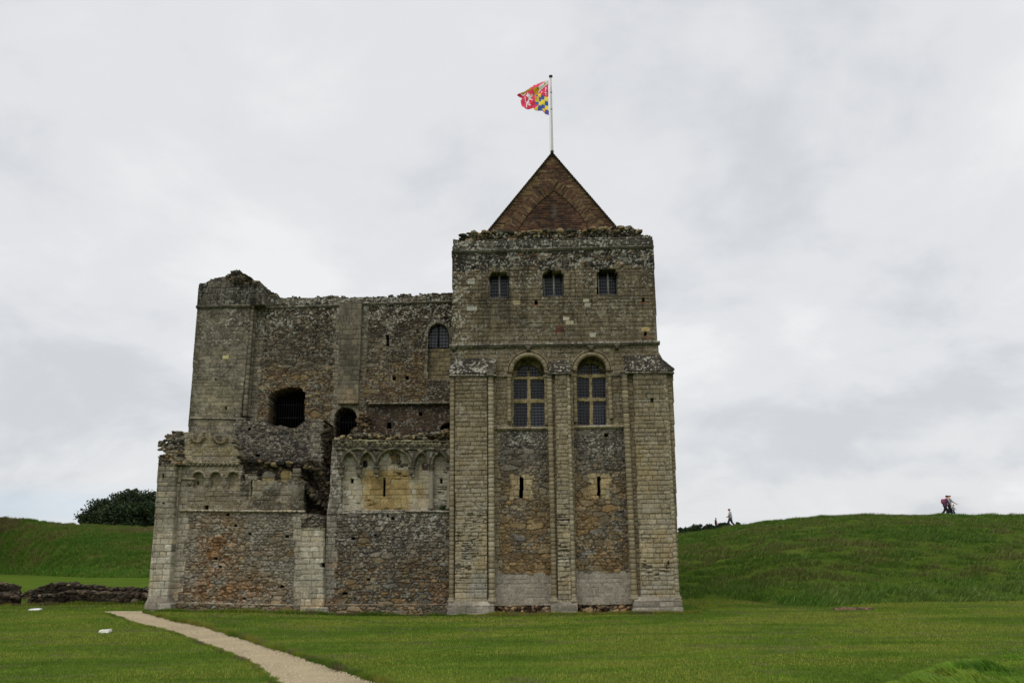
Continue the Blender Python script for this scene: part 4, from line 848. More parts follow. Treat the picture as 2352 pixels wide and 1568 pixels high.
# vestibule arcade wall (between the broken stair and the tower)
AX = [782.5, 823.5, 863.4, 944.5, 990.5, 1031.5]; SP = 1069.5
CXS = [782.0, 823.0, 863.4, 904.4, 945.5, 989.3, 1031.0]; AR = 39.7
def pointed(xl, xr, cl, cr, r, spring, y1):
    """opening between two intersecting arcs: left jamb xl on circle centred cl, right jamb xr on circle centred cr"""
    pts = [(xl, y1), (xl, spring)]; xm = (cl+cr)/2
    for x in np.linspace(xl, xm, 10)[1:]: pts.append((x, spring-math.sqrt(max(0, r*r-(x-cl)**2))))
    for x in np.linspace(xm, xr, 10): pts.append((x, spring-math.sqrt(max(0, r*r-(x-cr)**2))))
    return pts+[(xr, spring), (xr, y1)]
ri = AR-3
NI = [rect(783.5, 1094, 986, 1171), pointed(787, 819, CXS[1], CXS[0], ri, SP, 1171), pointed(828, 859.5, CXS[2], CXS[1], ri, SP, 1171), arch(904.4, SP, 36.7, 1171), pointed(951, 985.5, CXS[5], CXS[4], ri, SP, 1171), pointed(994.5, 1027, CXS[6], CXS[5], ri, SP, 1171)]
RW = [(763.5, 1011), (1034, 1016), (1036, 1416), (742, 1416), (751, 1176), (757, 1130)]
def st_rw(px, py, u, v):
    h, c = rub(u, v, R_MID, .27, .125, 131, rel=.06)[:2]; G2 = rub(u, v, R_GRY, .27, .125, 131, rel=.06)[1]; g = ss(py+30*(fbm(px*.03, py*.03, 3, 2)-.5)*3, 1330, 1240)*ss(fbm(px*.012, py*.02, 3, 12)+.1, .35, .5)
    c = c*(1-g[..., None])+G2*1.1*g[..., None]
    up = (py < 1177+2*np.sin(px*.2)); A = ash(u, v, A_GREY, .17, .28, 132)[:2]; h, c = mix(up, (A[0], A[1]*.85), (h, c))
    q = (px < np.interp(py, [1176, 1416], [772, 768])+9*(hsh(np.floor(v/.33), 1, 5)-.4)) & (py > 1180) & (py < 1380); Q = ash(u, v, pal((118, 112, 100), (104, 98, 88)), .2, .3, 133)[:2]; h, c = mix(q, Q, (h, c))
    c = tint(c, .75*ss(fbm(px*.02, py*.02, 4, 18), .50, .62)*ss(py, 1250, 1330), C(96, 76, 54), .9)
    c = dirt_shade(c, .55*streaks(px, py, 19)*ss(py, 1300, 1180), .55); c = dirt_shade(c, .5*ss(fbm(px*.05, py*.05, 4, 51), .45, .6)*ss(py, 1080, 1030), .5)  # streaks lower down; patchily darker towards the cornice
    c = lichen(u, v, c, .18+.22*ss(py, 1300, 1180), 13); return h, c*.97
m = MB().relief(RW, 31.6, st_rw, holes=NI+[rect(888, 1181, 893, 1187)]+[arch(x, y, w_, y+3, ry=3) for x, y, w_ in ((901, 1190, 4), (862.5, 1228, 3.5), (846.5, 1330, 4), (811, 1236, 5), (792, 1362, 7))], depth=.9, rings=4, rough=.03, seed=12); arw = K_(m, 'vestibule_wall')
def st_nb(px, py, u, v):
    h, c = ash(u, v, A_WHT, .175, .26, 141, joint=.010, jdark=.6)[:2]; Yc = ash(u, v, A_YEL, .175, .26, 141, joint=.010, jdark=.6)[1]
    y = np.clip(ss(px+12*(fbm(px*.08, py*.08, 3, 3)-.5), 822, 845)*ss(px, 950, 932)+.75*blob(px, py, 966, 1130, 16, 30), 0, 1)*ss(py, 1072, 1085)
    c = c*(1-y[..., None])+Yc*y[..., None]
    gy_ = ss(px, 985, 995); c = tint(c, gy_*.8, C(104, 100, 88), .9)
    R_ = rub(u, v, R_MID, .2, .09, 142, rel=.04)[:2]; h, c = mix(zone(px, py, [(895, 1040), (922, 1044), (920, 1064), (900, 1066)], 4, 4, .1), R_, (h, c))
    e = ss(fbm(u*4, v*22, 3, 9), .60, .70)*ss(fbm(u*1.2, v*1.4, 2, 8), .5, .62); c = dirt_shade(c, e, .3); h = h-.05*e
    c = dirt_shade(c, .5*blob(px, py, 874, 1100, 5, 22)+.5*blob(px, py, 960, 1085, 4, 35), .5)
    return h, c*.93
m = MB().relief([(768, 1022), (1036, 1022), (1036, 1179), (760, 1179)], 31.86, st_nb, holes=[rect(879.4, 1096.6, 885.6, 1140.4), rect(805, 1099, 812.6, 1109), rect(1010, 1098.5, 1017, 1109.5), rect(919, 1068.5, 927, 1073.5), arch(976, 1069, 7.5, 1079), arch(838, 1062, 6, 1074)], depth=.3, rings=1, seed=13); K_(m, 'arcade_back', arw)
ring_c = pal((84, 79, 65), (70, 66, 56), (98, 92, 76), (62, 58, 50))
LOWL = {2: math.pi*.60, 4: math.pi}
for k, cx in enumerate(CXS):
    a0, a1 = 0, math.pi
    if k == 0: a0 = math.pi*.42
    if k == 2: a1 = math.pi*.66
    if k == 4: a0 = math.pi*.35
    if k == 5: a1 = math.pi*.93
    if k == 6: a1 = math.pi*.45
    Yk = 31.56-.012*(k % 3)
    m = MB(); ring_arc(m, cx, SP, AR, Yk, .052, a0, a1, 40, ring_c, 300+k, nb=9); o = K_(m, 'arcade_arch', arw, smooth=True)
    m = MB(); ring_arc(m, cx, SP, AR+4.6, Yk+.02, .034, max(a0, .25), min(a1, math.pi-.25), 40, ring_c, 330+k, nb=9, dk=.7); K_(m, 'hood_moulding', o, smooth=True)
for k, (x, yb) in enumerate(zip(AX, (1091, 1095, 1090, 1092, 1169, 1169))):
    X, Z = P(x, 1079, 31.52); m = MB(); capital(m, X, 31.62, Z-.02, .24, .15, C(80, 76, 64)); cp = K_(m, 'capital', arw)
    Zb = P(x, yb, 31.6)[1]; m = MB()
    if yb < 1100: m.tube([(X, 31.66, Zb), (X, 31.64, (Zb+Z)/2), (X, 31.62, Z)], [.06, .10, .11], 12, C(88, 82, 68)); K_(m, 'corbel', cp, smooth=True)
    else: m.tube([(X, 31.62, Zb), (X, 31.62, Zb+.06), (X, 31.62, Zb+.1), (X, 31.62, Z)], [.13, .13, .085, .08], 12, C(104, 98, 84)); K_(m, 'shaft', cp, smooth=True)
# zigzag cornice and its little corbels
def zig(mb, x0, x1, ya, yb, Y, n, amp, th, p, seed):
    rs = np.random.RandomState(seed)
    for i in range(n):
        t0, t1 = i/n, (i+1)/n; xa, xb = x0+(x1-x0)*t0, x0+(x1-x0)*t1; y = ya+(yb-ya)*t0; c = p[rs.randint(len(p))]*rs.uniform(.7, 1.15)
        if rs.rand() < .06: continue
        q = [P(xa, y+amp, Y), P((xa+xb)/2, y, Y), P(xb, y+amp, Y)]; t_ = th/61.
        V = []
        for yy in (Y-.07, Y+.12):
            for (a, b) in q: V.append((a, yy, b))
            for (a, b) in q[::-1]: V.append((a, yy+(.03 if yy < Y else 0), b-t_))
        mb.add(V, q=[(0, 5, 4, 1), (1, 4, 3, 2), (6, 7, 10, 11), (7, 8, 9, 10), (0, 1, 7, 6), (1, 2, 8, 7), (5, 11, 10, 4), (4, 10, 9, 3), (0, 6, 11, 5), (2, 3, 9, 8)], c=c)
P_ZIG = pal((112, 106, 84), (132, 126, 100), (86, 82, 66), (70, 66, 54))
m = MB(); zig(m, 766, 1032, 1013, 1016.5, 31.56, 30, 2.6, 4.6, P_ZIG, 3); zig(m, 770, 1032, 1018.5, 1022, 31.60, 29, 2.2, 3, P_ZIG, 5); m.relief([(764, 1008.5), (1034, 1011.5), (1034, 1015), (764, 1012.5)], 31.50, st_plain(P_ZIG, .3, .4, 8), depth=.3, rings=1, res=.02)
cor = K_(m, 'cornice')
for i in range(19):
    x = 773+13.9*i; X, Z = P(x, 1022, 31.55); m = MB(); m.tube([(X, 31.60, Z-.12), (X, 31.56, Z-.04), (X, 31.53, Z+.05)], [.035, .06, .075], 8, C(84, 80, 66)*(.8+.4*random.random())); K_(m, 'corbel', cor)
m = MB(); band(m, 930, 1173.5, 1033, 1174.5, 5, 31.6, .09, A_GREY, 31, .4, .5, .3, .9); band(m, 751, 1178, 925, 1177, 3.5, 31.6, .06, A_GREY, 32, .3, .9, .2, .85); K_(m, 'sill_course')
m = MB(); band(m, 744, 1388.5, 1034, 1387.5, 4, 31.6, .08, pal((122, 104, 80), (108, 94, 74), (90, 82, 68)), 33, .1, .6, .3, .9); K_(m, 'plinth_course')
def st_base(seed):
    def f(px, py, u, v):
        h, c = rub(u, v, R_LOW, .26, .12, seed, rel=.05)[:2]; c = tint(c, .5*ss(fbm(px*.03, py*.05, 3, seed), .45, .6), C(104, 82, 58), .9); return h, c*.82
    return f
m = MB().relief([(744, 1389), (1036, 1388), (1036, 1416), (741, 1415)], 31.52, st_base(151), depth=.3, rings=1, rag=None, seed=3); K_(m, 'plinth')
m = MB(); band(m, 742, 1414.5, 1032, 1417, 4, 31.4, .1, pal((138, 112, 78), (120, 98, 68), (104, 92, 70)), 34, .1, .7, .35, .85, depth=.4); band(m, 392, 1406.5, 690, 1413, 3.6, 31.45, .08, pal((138, 112, 78), (120, 104, 78), (104, 92, 70)), 35, .1, .7, .3, .85, depth=.4); K_(m, 'footing')
# rubble heaped on the wall heads
def heap(xs, ys, Y0, Y1, n, s0, s1, seed, p=R_TOP, parent=None):
    rs = np.random.RandomState(seed); pos, sz = [], []
    for i in range(n):
        px = rs.uniform(xs[0], xs[-1]); Y = rs.uniform(Y0, Y1); X, Z = P(px, np.interp(px, xs, ys), (Y0+Y1)/2); pos.append((X, Y, Z-abs(rs.randn())*.09)); sz.append(rs.uniform(s0, s1)*rs.uniform(.6, 1))
    return MB().stones(pos, sz, p, seed)
m = MB().relief([(760, 985), (1036, 975), (1036, 1020), (764, 1020)], 32.1, st_rub(R_TOP, 161, .2, .1, dk=.9), depth=.6, rag=[(764, 1011), (779, 1006), (800, 1001), (830, 996), (870, 998), (905, 1000), (945, 996), (975, 993), (1000, 990), (1016, 987), (1031, 982), (1040, 980), (1040, 1030), (764, 1030)], rings=3, rough=.06, seed=23)
hp = heap([772, 800, 850, 905, 960, 1010, 1030], [1008, 1004, 999, 1002, 1000, 995, 990], 31.7, 32.5, 330, .05, .13, 24)
for v_, t_, c_ in zip(hp.v, hp.t, hp.c): m.add(v_, c=c_); m.t.append(t_-t_.min()+m.n-len(v_))
K_(m, 'wall_top_rubble')
# ---- left stair wall
LT = [(364, 1042), (371, 1035), (368, 1030.6), (379, 1016), (387, 1003.5), (391, 997), (395, 990), (409, 987.4), (425, 991), (432, 989), (445, 994), (470, 992), (500, 996), (520, 997), (527, 1001), (535, 1010), (546, 1040), (549, 1054)]
F1 = LT+[(549, 1066), (552, 1078), (700, 1078), (696, 1180), (700, 1412), (334, 1412), (346, 1300), (358, 1150)]
LA = [(455.6, 12.5), (495.6, 12.5), (535.5, 12.5)]
NL = [arch(x, 1096.5, r, 1121) for x, r in LA]; NLU = [(430, 1119), (560, 1119), (560, 1102), (690, 1100), (690, 1170), (426, 1171)]
def st_l1(px, py, u, v):
    R_ = rub(u, v, R_LOW, .25, .12, 171, rel=.06, mcol=C(96, 88, 74))[:2]; h, c = R_; D = rub(u, v, R_MID, .25, .12, 171, rel=.06, mcol=C(96, 88, 74))[1]; g = ss(fbm(px*.012, py*.012, 4, 22), .42, .58)
    g = g*.6; c = c*(1-g[..., None])*.97+D*1.1*g[..., None]
    up = py < 1178; A = ash(u, v, A_LOW, .17, .32, 172, joint=.010, jdark=.6)[:2]; h, c = mix(up, (A[0]-.03*ss(fbm(u*2.2, v*3, 4, 88), .52, .62)*(px > 552), A[1]*.80), (h, c)); wr_ = up*(px > 552); c = dirt_shade(c, wr_*ss(fbm(u*1.9, v*2.3, 4, 89), .44, .58), .45); c = tint(c, wr_*ss(fbm(u*2.4, v*3.3, 3, 91), .60, .66)*.7, C(140, 136, 122), .6)
    q = (px < np.interp(py, [1178, 1400], [432, 408])+16*(hsh(np.floor(v/.30), 1, 5)-.4)) | ((px > 676-8*(hsh(np.floor(v/.3), 1, 6)-.4)) & (py > 1178)); Q = ash(u, v, A_WHT, .2, .3, 173)[:2]; h, c = mix(q, (Q[0], Q[1]*.92), (h, c))
    tr = (py < 1052) & (px < 424+5*(fbm(px*.1, py*.1, 2, 3)-.5)); T = rub(u, v, R_TOP, .24, .11, 174, rel=.11)[:2]; h, c = mix(tr, T, (h, c))
    c = tint(c, ss(fbm(px*.018, py*.018, 4, 61), .40, .56)*np.clip(blob(px, py, 505, 1300, 70, 90)+.8*blob(px, py, 520, 1370, 130, 26), 0, 1), C(98, 76, 50), .8)
    c = tint(c, .8*np.clip(blob(px, py, 459, 1340, 4, 16)+blob(px, py, 455, 1352, 6, 7), 0, 1), C(112, 66, 46), .8)
    ws = (py > 1178)*ss(fbm(px*.022, py*.03, 4, 44)+.22*ss(px, 470, 420)+.2*ss(px, 630, 680)+.18*ss(py, 1270, 1190), .50, .68); c = tint(c, ws*.8, C(126, 120, 106), .75); rust = (py > 1178)*np.clip(1.1*blob(px, py, 498, 1270, 34, 75)+.9*blob(px, py, 520, 1358, 95, 30), 0, 1)*ss(fbm(px*.045, py*.045, 4, 45), .34, .52); c = tint(c, rust*.85, C(104, 76, 46), .85); c = dirt_shade(c, rust*ss(fbm(px*.11, py*.11, 3, 46), .52, .62), .5)
    # carved scale pattern in rows
    sc = inp(px, py, [(432, 1126), (552, 1126), (552, 1165), (429, 1165)]); r_ = np.floor((py-1126)/9.8); e = ((py-1126)/9.8-r_); xx = px/5.2+.5*(r_ % 2); f_ = np.abs(xx-np.floor(xx)-.5)*2
    c = np.where(sc[..., None], c*(1-.28*ss(f_*.6+e*.6, .55, 1.0))[..., None], c); h = np.where(sc, h+.03*(1-f_)*(1-e), h)
    c = tint(c, .5*ss(fbm(px*.03, py*.03, 3, 29), .45, .6)*ss(py, 1060, 1040)*ss(px, 424, 430), C(132, 118, 82), .8)
    c = dirt_shade(c, ss(fbm(px*.05, py*.05, 4, 31), .48, .6)*ss(py, 1035, 1010), .45)
    c = lichen(u, v, c, .22, 17); c = dirt_shade(c, .5*streaks(px, py, 23)*ss(py, 1240, 1180)*(py > 1178), .6); c = c*(.82+.18*ss(px, 424, 428)*0+.18*ss(py, 1180, 1190))[..., None]; return h, c
m = MB().relief(F1, 31.75, st_l1, holes=NL+[rect(450.5, 1104, 456.5, 1113.5), rect(468.5, 1160, 479.5, 1170.5), rect(552, 1093, 563.5, 1104), rect(576, 1102, 579.5, 1140), rect(558, 1372, 566, 1377)]+[arch(x, y, w_, y+3, ry=3.2) for x, y, w_ in ((523, 1182, 5), (541, 1207, 4), (574, 1226, 3.5), (659.5, 1231, 4.5), (494.5, 1282, 5), (506, 1301, 4), (647.5, 1346, 6))], depth=.85, rag=LT[:]+[(552, 1054), (556, 1097), (562, 1084), (588, 1083), (591, 1101), (606, 1106), (640, 1101), (655, 1107), (672, 1102), (720, 1100), (720, 1440), (320, 1440), (330, 1300)], rings=4, rough=.05, seed=15)
sw_ = K_(m, 'stair_front_wall')
def st_nb2(px, py, u, v):
    h, c = ash(u, v, A_LOW, .17, .3, 181, joint=.009, jdark=.7)[:2]; return h, c*.86
m = MB().relief([(436, 1066), (556, 1066), (556, 1124), (436, 1124)], 31.93, st_nb2, holes=[rect(450.5, 1104, 456.5, 1113.5)], depth=.3, rings=1); K_(m, 'arcade_back', sw_)
for k, (x, r) in enumerate(LA):
    m = MB(); ring_arc(m, x, 1096.5, r+2.6, 31.72, .048, 0, math.pi if k < 2 else math.pi*.72, 30, pal((116, 110, 92), (104, 98, 82), (126, 120, 102)), 400+k, nb=7); o = K_(m, 'arcade_arch', sw_, smooth=True)
for x in (475.8, 515.4):
    X, Z = P(x, 1101, 31.7); m = MB(); capital(m, X, 31.74, Z-.03, .22, .13, C(112, 106, 90)); m.tube([(X, 31.82, Z-.30), (X, 31.78, Z-.2), (X, 31.74, Z-.03)], [.05, .085, .10], 12, C(104, 98, 84)); K_(m, 'corbel', sw_)
m = MB(); band(m, 416, 1098.5, 446, 1099.5, 4.6, 31.72, .07, A_LOW, 41, .1, .1, .3, .9); X, Z = P(436, 1105, 31.7); m.tube([(X, 31.76, Z-.14), (X, 31.72, Z)], [.05, .10], 10, C(104, 98, 84)); K_(m, 'impost', sw_)
m = MB(); zig(m, 420, 549, 1058, 1061, 31.72, 17, 2.2, 4.4, pal((136, 128, 104), (120, 114, 92), (148, 142, 118)), 7); m.relief([(418, 1055.5), (549, 1057), (549, 1060.5), (418, 1059)], 31.66, st_plain(A_LOW, .3, .4, 9), depth=.25, rings=1, res=.02)
cor = K_(m, 'cornice')
for i in range(13):
    X, Z = P(425+9.9*i, 1066, 31.7); m = MB(); m.tube([(X, 31.76, Z-.08), (X, 31.72, Z-.02), (X, 31.70, Z+.03)], [.03, .055, .065], 8, C(100, 95, 80)*(.8+.4*random.random())); K_(m, 'corbel', cor)
for cx, r in ((454, 12.5), (507, 14)):               # broken roundels of beaded moulding
    m = MB()
    for a in np.linspace(math.pi*1.02, math.pi*1.98, 11):
        X, Z = P(cx-r*math.cos(a)*1.0, 1005-r*math.sin(a)*.85, 31.7); m.tube([(X-.045, 31.70, Z), (X, 31.66, Z), (X+.045, 31.70, Z)], [.03, .045, .03], 8, C(112, 100, 76)*(.6+.5*random.random()))
    K_(m, 'carved_roundel', sw_)
m = MB(); band(m, 412, 1172, 560, 1173.5, 6, 31.75, .10, A_LOW, 42, .4, 1.1, .25, .95); band(m, 560, 1173.5, 700, 1174, 6, 31.75, .10, A_LOW, 43, .5, .8, .25, .95); K_(m, 'sill_course')
m = MB(); band(m, 390, 1383.5, 690, 1389.5, 3.6, 31.75, .07, A_LOW, 44, .1, .8, .3, .85); K_(m, 'plinth_course')
m = MB().relief([(388, 1385), (694, 1390), (694, 1413), (386, 1407)], 31.68, st_base(191), depth=.3, rings=1, seed=3); K_(m, 'plinth')
# left corner buttress with stub shafts
B1 = [(367, 1030), (424, 1030), (424, 1066), (403.5, 1067), (398, 1200), (384, 1376), (340.5, 1376), (352, 1230)]
def st_b1(px, py, u, v):
    h, c = ash(u, v, A_TUR, .18, .30, 201)[:2]; W_ = ash(u, v, A_WHT, .20, .32, 202)[:2]; t = ss(py+25*(fbm(px*.05, py*.05, 3, 4)-.5), 1180, 1250); h, c = mix(t, (W_[0], W_[1]*.97), (h, c*1.12))
    T = rub(u, v, R_TOP, .24, .11, 203, rel=.10)[:2]; h, c = mix(py < 1067+3*np.sin(px*.5), T, (h, c))
    c = lichen(u, v, c, .15, 3); c = dirt_shade(c, .35*ss(fbm(px*.05, py*.04, 4, 8), .5, .65), .6); e = (np.abs(px-np.interp(py, [1066, 1376], [367, 348])) < 1.2); c = dirt_shade(c, e*.6, .5); return h, c
m = MB().relief(B1, 31.35, st_b1, depth=.42, rings=2, seed=4, rag=[(355, 1040), (367, 1034), (372, 1040), (384, 1034), (396, 1031), (412, 1033), (418, 1052), (428, 1064), (428, 1400), (330, 1400)], holes=[rect(372.5, 1087, 376.5, 1098), rect(372, 1153.5, 379, 1157.5)]); b = K_(m, 'buttress')
m = MB().relief([(338, 1374), (385, 1374), (392, 1387.5), (391, 1406), (331, 1405), (332, 1387)], 31.2, plinth_style(7), depth=.6, rings=1, yoff=lambda U, V: .1*ss(V, .5, .75)); K_(m, 'plinth', b)
for x, y0, y1, r in ((412, 1071, 1108, .075), (400.5, 1110, 1370, .07)):
    m = MB(); shaft(m, x if y1 < 1200 else 398.5, y0, y1, 31.66, r, A_LOW, int(y0)); K_(m, 'shaft', b, smooth=True)
# breach: rubble core showing above the broken face
def st_core(px, py, u, v):
    h, c = rub(u, v, pal((66, 58, 45), (48, 43, 35), (98, 86, 62), (34, 31, 26), (78, 70, 54), (40, 36, 30)), .20, .10, 211, mort=.8, rel=.11)[:2]; h = h+.22*(fbm(u*2, v*2, 3, 5)-.5)
    d = ss(fbm(u*1.6, v*1.6, 4, 7), .42, .55)*ss(py, 1110, 1080)*ss(px, 540, 600); c = dirt_shade(c, d, .22)
    for x0, x1, y0 in ((603, 632, 1081), (645, 673, 1079)):
        z = inp(px, py, arch((x0+x1)/2, y0+13, (x1-x0)/2, 1112, ry=13)); Q = ash(u, v, pal((120, 106, 72), (98, 94, 82), (130, 116, 80)), .3, .4, int(x0))[:2]; h, c = mix(z, (Q[0]+.04, Q[1]*.85), (h, c))
    return h, c
m = MB().relief([(545, 1040), (700, 1040), (703, 1112), (545, 1112)], 32.05, st_core, depth=.9, rag=[(549, 1050), (556, 1054), (565, 1060), (600, 1056), (640, 1062), (680, 1060), (703, 1066), (703, 1125), (545, 1125)], rings=4, rough=.08, seed=31)
m.relief([(686, 1050), (768, 985), (764, 1180), (690, 1190)], 32.5, st_rub(pal((74, 64, 50), (60, 54, 44), (90, 80, 62), (50, 46, 38)), 212, .24, .12, .14, .9, .35), depth=1.0, rag=[(688, 1072), (700, 1058), (712, 1050), (722, 1062), (742, 1078), (764, 1090), (768, 1190), (686, 1190)], rings=4, rough=.08, seed=33)
K_(m, 'breach_core')
m = heap([556, 600, 650, 700, 730], [1056, 1060, 1064, 1066, 1078], 31.9, 32.9, 420, .05, .14, 35, pal((74, 66, 50), (46, 41, 33), (104, 92, 68), (32, 29, 24), (40, 36, 30)))
rs = np.random.RandomState(77); xr_ = P(743, 1000, 33.3)[0]; z1_, z0_ = P(743, 972, 33.3)[1], P(743, 1090, 33.3)[1]
for v_ in [1]:
    pos = [(xr_+rs.uniform(-.14, .06), rs.uniform(33.25, 34.9), rs.uniform(z0_, z1_)) for _ in range(420)]; m.stones(pos, [rs.uniform(.05, .13) for _ in pos], pal((64, 56, 44), (50, 44, 36), (78, 68, 52)), 78)
hp = heap([690, 710, 735, 758], [1100, 1120, 1140, 1165], 31.9, 32.5, 200, .06, .16, 36, pal((62, 54, 42), (44, 39, 32), (84, 74, 55), (30, 27, 23)))
for v_, t_, c_ in zip(hp.v, hp.t, hp.c): m.add(v_, c=c_); m.t.append(t_-t_.min()+m.n-len(v_))
hp = heap([372, 390, 410, 440, 480, 525], [1030, 1002, 994, 998, 999, 1002], 31.9, 32.7, 200, .05, .13, 37)
for v_, t_, c_ in zip(hp.v, hp.t, hp.c): m.add(v_, c=c_); m.t.append(t_-t_.min()+m.n-len(v_))
K_(m, 'wall_top_rubble')
X, Z = P(679, 1101, 31.8); m = MB(); capital(m, X, 31.85, Z-.02, .34, .2, C(104, 98, 84)); zz0 = P(679, 1168, 31.8)[1]; m.box((X-.13, 31.75, zz0), (X+.13, 32.0, Z-.02), C(96, 90, 77)); m.box((X-.12, 31.8, Z+.18), (X+.15, 32.1, Z+.42), C(92, 86, 73)); K_(m, 'pier')
# central buttress
CBP = [(691, 1176), (742.5, 1180), (741.5, 1395), (747, 1413), (690, 1413)]
def st_cb(px, py, u, v):
    h, c = ash(u, v, A_WHT, .20, .30, 221, joint=.012)[:2]; T = rub(u, v, R_GRY, .26, .13, 222, rel=.08)[:2]; z = zone(px, py, rect(680, 1160, 750, 1212), 4, 3); h, c = mix(z, T, (h, c))
    c = dirt_shade(c, .5*ss(fbm(px*.05, py*.02, 4, 9), .45, .6), .65); c = tint(c, .55*ss(py, 1360, 1400), C(150, 126, 88), .8); c = lichen(u, v, c, .2, 8); return h, c*.98
m = MB().relief(CBP, 31.3, st_cb, depth=.5, rings=2, rag=[(688, 1184), (700, 1176), (712, 1181), (725, 1179), (738, 1184), (747, 1190), (752, 1420), (686, 1420)], rough=.03, seed=44); cbt = K_(m, 'buttress')
m = MB().relief([(700, 1395), (750, 1395), (754, 1415), (696, 1415)], 31.22, plinth_style(9), depth=.3, rings=1); K_(m, 'plinth', cbt)
# ground inside the stair passage and the left end wall
x0 = P(345, 1300, 31.75)[0]; m = MB(); cc_ = C(74, 68, 56)
m.box((x0+.3, 32.58, 0), (-2.3, 34.95, 2.9), cc_); m.box((x0+.05, 32.55, 0), (x0+.9, 34.9, P(365, 1080, 32.6)[1]), C(90, 84, 70)); m.box((-12.4, 37.0, 0), (-11.9, 38, 9.8), cc_); K_(m, 'stair_fill')
m = MB().box((P(748, 1176, 31.6)[0]-.25, 31.95, 0), (P(752, 1176, 31.6)[0]+.1, 32.6, P(751, 1176, 31.6)[1]-.1), C(60, 54, 44)); K_(m, 'passage_jamb')
# tuft growing on the arcade sill
rs = np.random.RandomState(9); n = 160; X, Z = P(1019, 1170, 31.7); pp_ = np.stack([X+rs.randn(n)*.10, 31.66+rs.rand(n)*.1, np.full(n, Z-.02)], -1)
tag(blades(pp_, .08+.20*rs.rand(n), .018, .45, np.array([(.03, .06, .012)])*(.6+.8*rs.rand(n))[:, None], 5, 2).build('grass_tuft', GRASS, loc=(X, 31.7, Z)), 'small dark grass tuft growing on the arcade sill beside the tower', 'plant')
# ================================================================== flagpole and flag
YP = YG+.35
(xb, zb0), (xt, zt0) = P(1269.5, 356, YP), P(1263, 178, YP)
xb = (xb+xt)/2+.01; fp_ = empty('flagpole', (xb, YP, zb0)); tag(fp_, 'slim white flagpole with a dark finial rising from the gable peak', 'flagpole')
def under(mb, name, root, mat, smooth=False):
    o = mb.build(name, mat, None, smooth); o.parent = root; o.matrix_parent_inverse = Matrix.Translation(root.location).inverted(); return o
tilt = xt-xb
z_ = np.linspace(zb0-.3, zt0, 9); f_ = (z_-zb0)/(zt0-zb0)
under(MB().tube(np.stack([xb+(f_-.5)*.02, np.full(9, YP), z_], -1), np.linspace(.055, .034, 9), 14, C(176, 172, 166)), 'pole', fp_, PAINT, True)
m = MB(); v = ICO*np.array([.085, .085, .05]); m.add(v+np.array([xb+.01, YP, zt0+.045]), t=ICOF, c=C(40, 36, 38)); m.tube([(xb+.01, YP, zt0-.03), (xb+.01, YP, zt0+.03)], .03, 10, C(60, 58, 60)); under(m, 'finial', fp_, PAINT, True)
for f in (.58, .80): z = zb0+(zt0-zb0)*f; under(MB().tube([(xb+(f-.5)*.02, YP, z-.02), (xb+(f-.5)*.02, YP, z+.02)], .047, 12, C(96, 96, 104)), 'collar', fp_, PAINT)
under(MB().tube([(xb-.10, YP-.03, zb0+.1), (xb-.085, YP-.03, (zb0+zt0)/2), (xb-.045, YP-.03, zt0-.05)], .006, 5, C(190, 188, 184)), 'halyard', fp_, PAINT)
FX = lambda q: [(1165.7+x/14.376, 166.5+y/14.376) for x, y in q]
FO = FX([(1350, 262), (1250, 288), (1130, 325), (980, 375), (860, 440), (740, 540), (560, 640), (400, 695), (325, 745), (320, 775), (420, 815), (490, 845), (430, 940), (455, 1050), (480, 1110), (610, 1205), (700, 1205), (850, 1165), (890, 1245), (990, 1270), (1160, 1270), (1255, 1385), (1330, 1390), (1368, 1430), (1350, 1100), (1345, 600)])
RED, YEL, BLU, WHI, GOL = C(206, 62, 92), C(212, 192, 60), C(72, 92, 160), C(214, 212, 222), C(176, 142, 30)
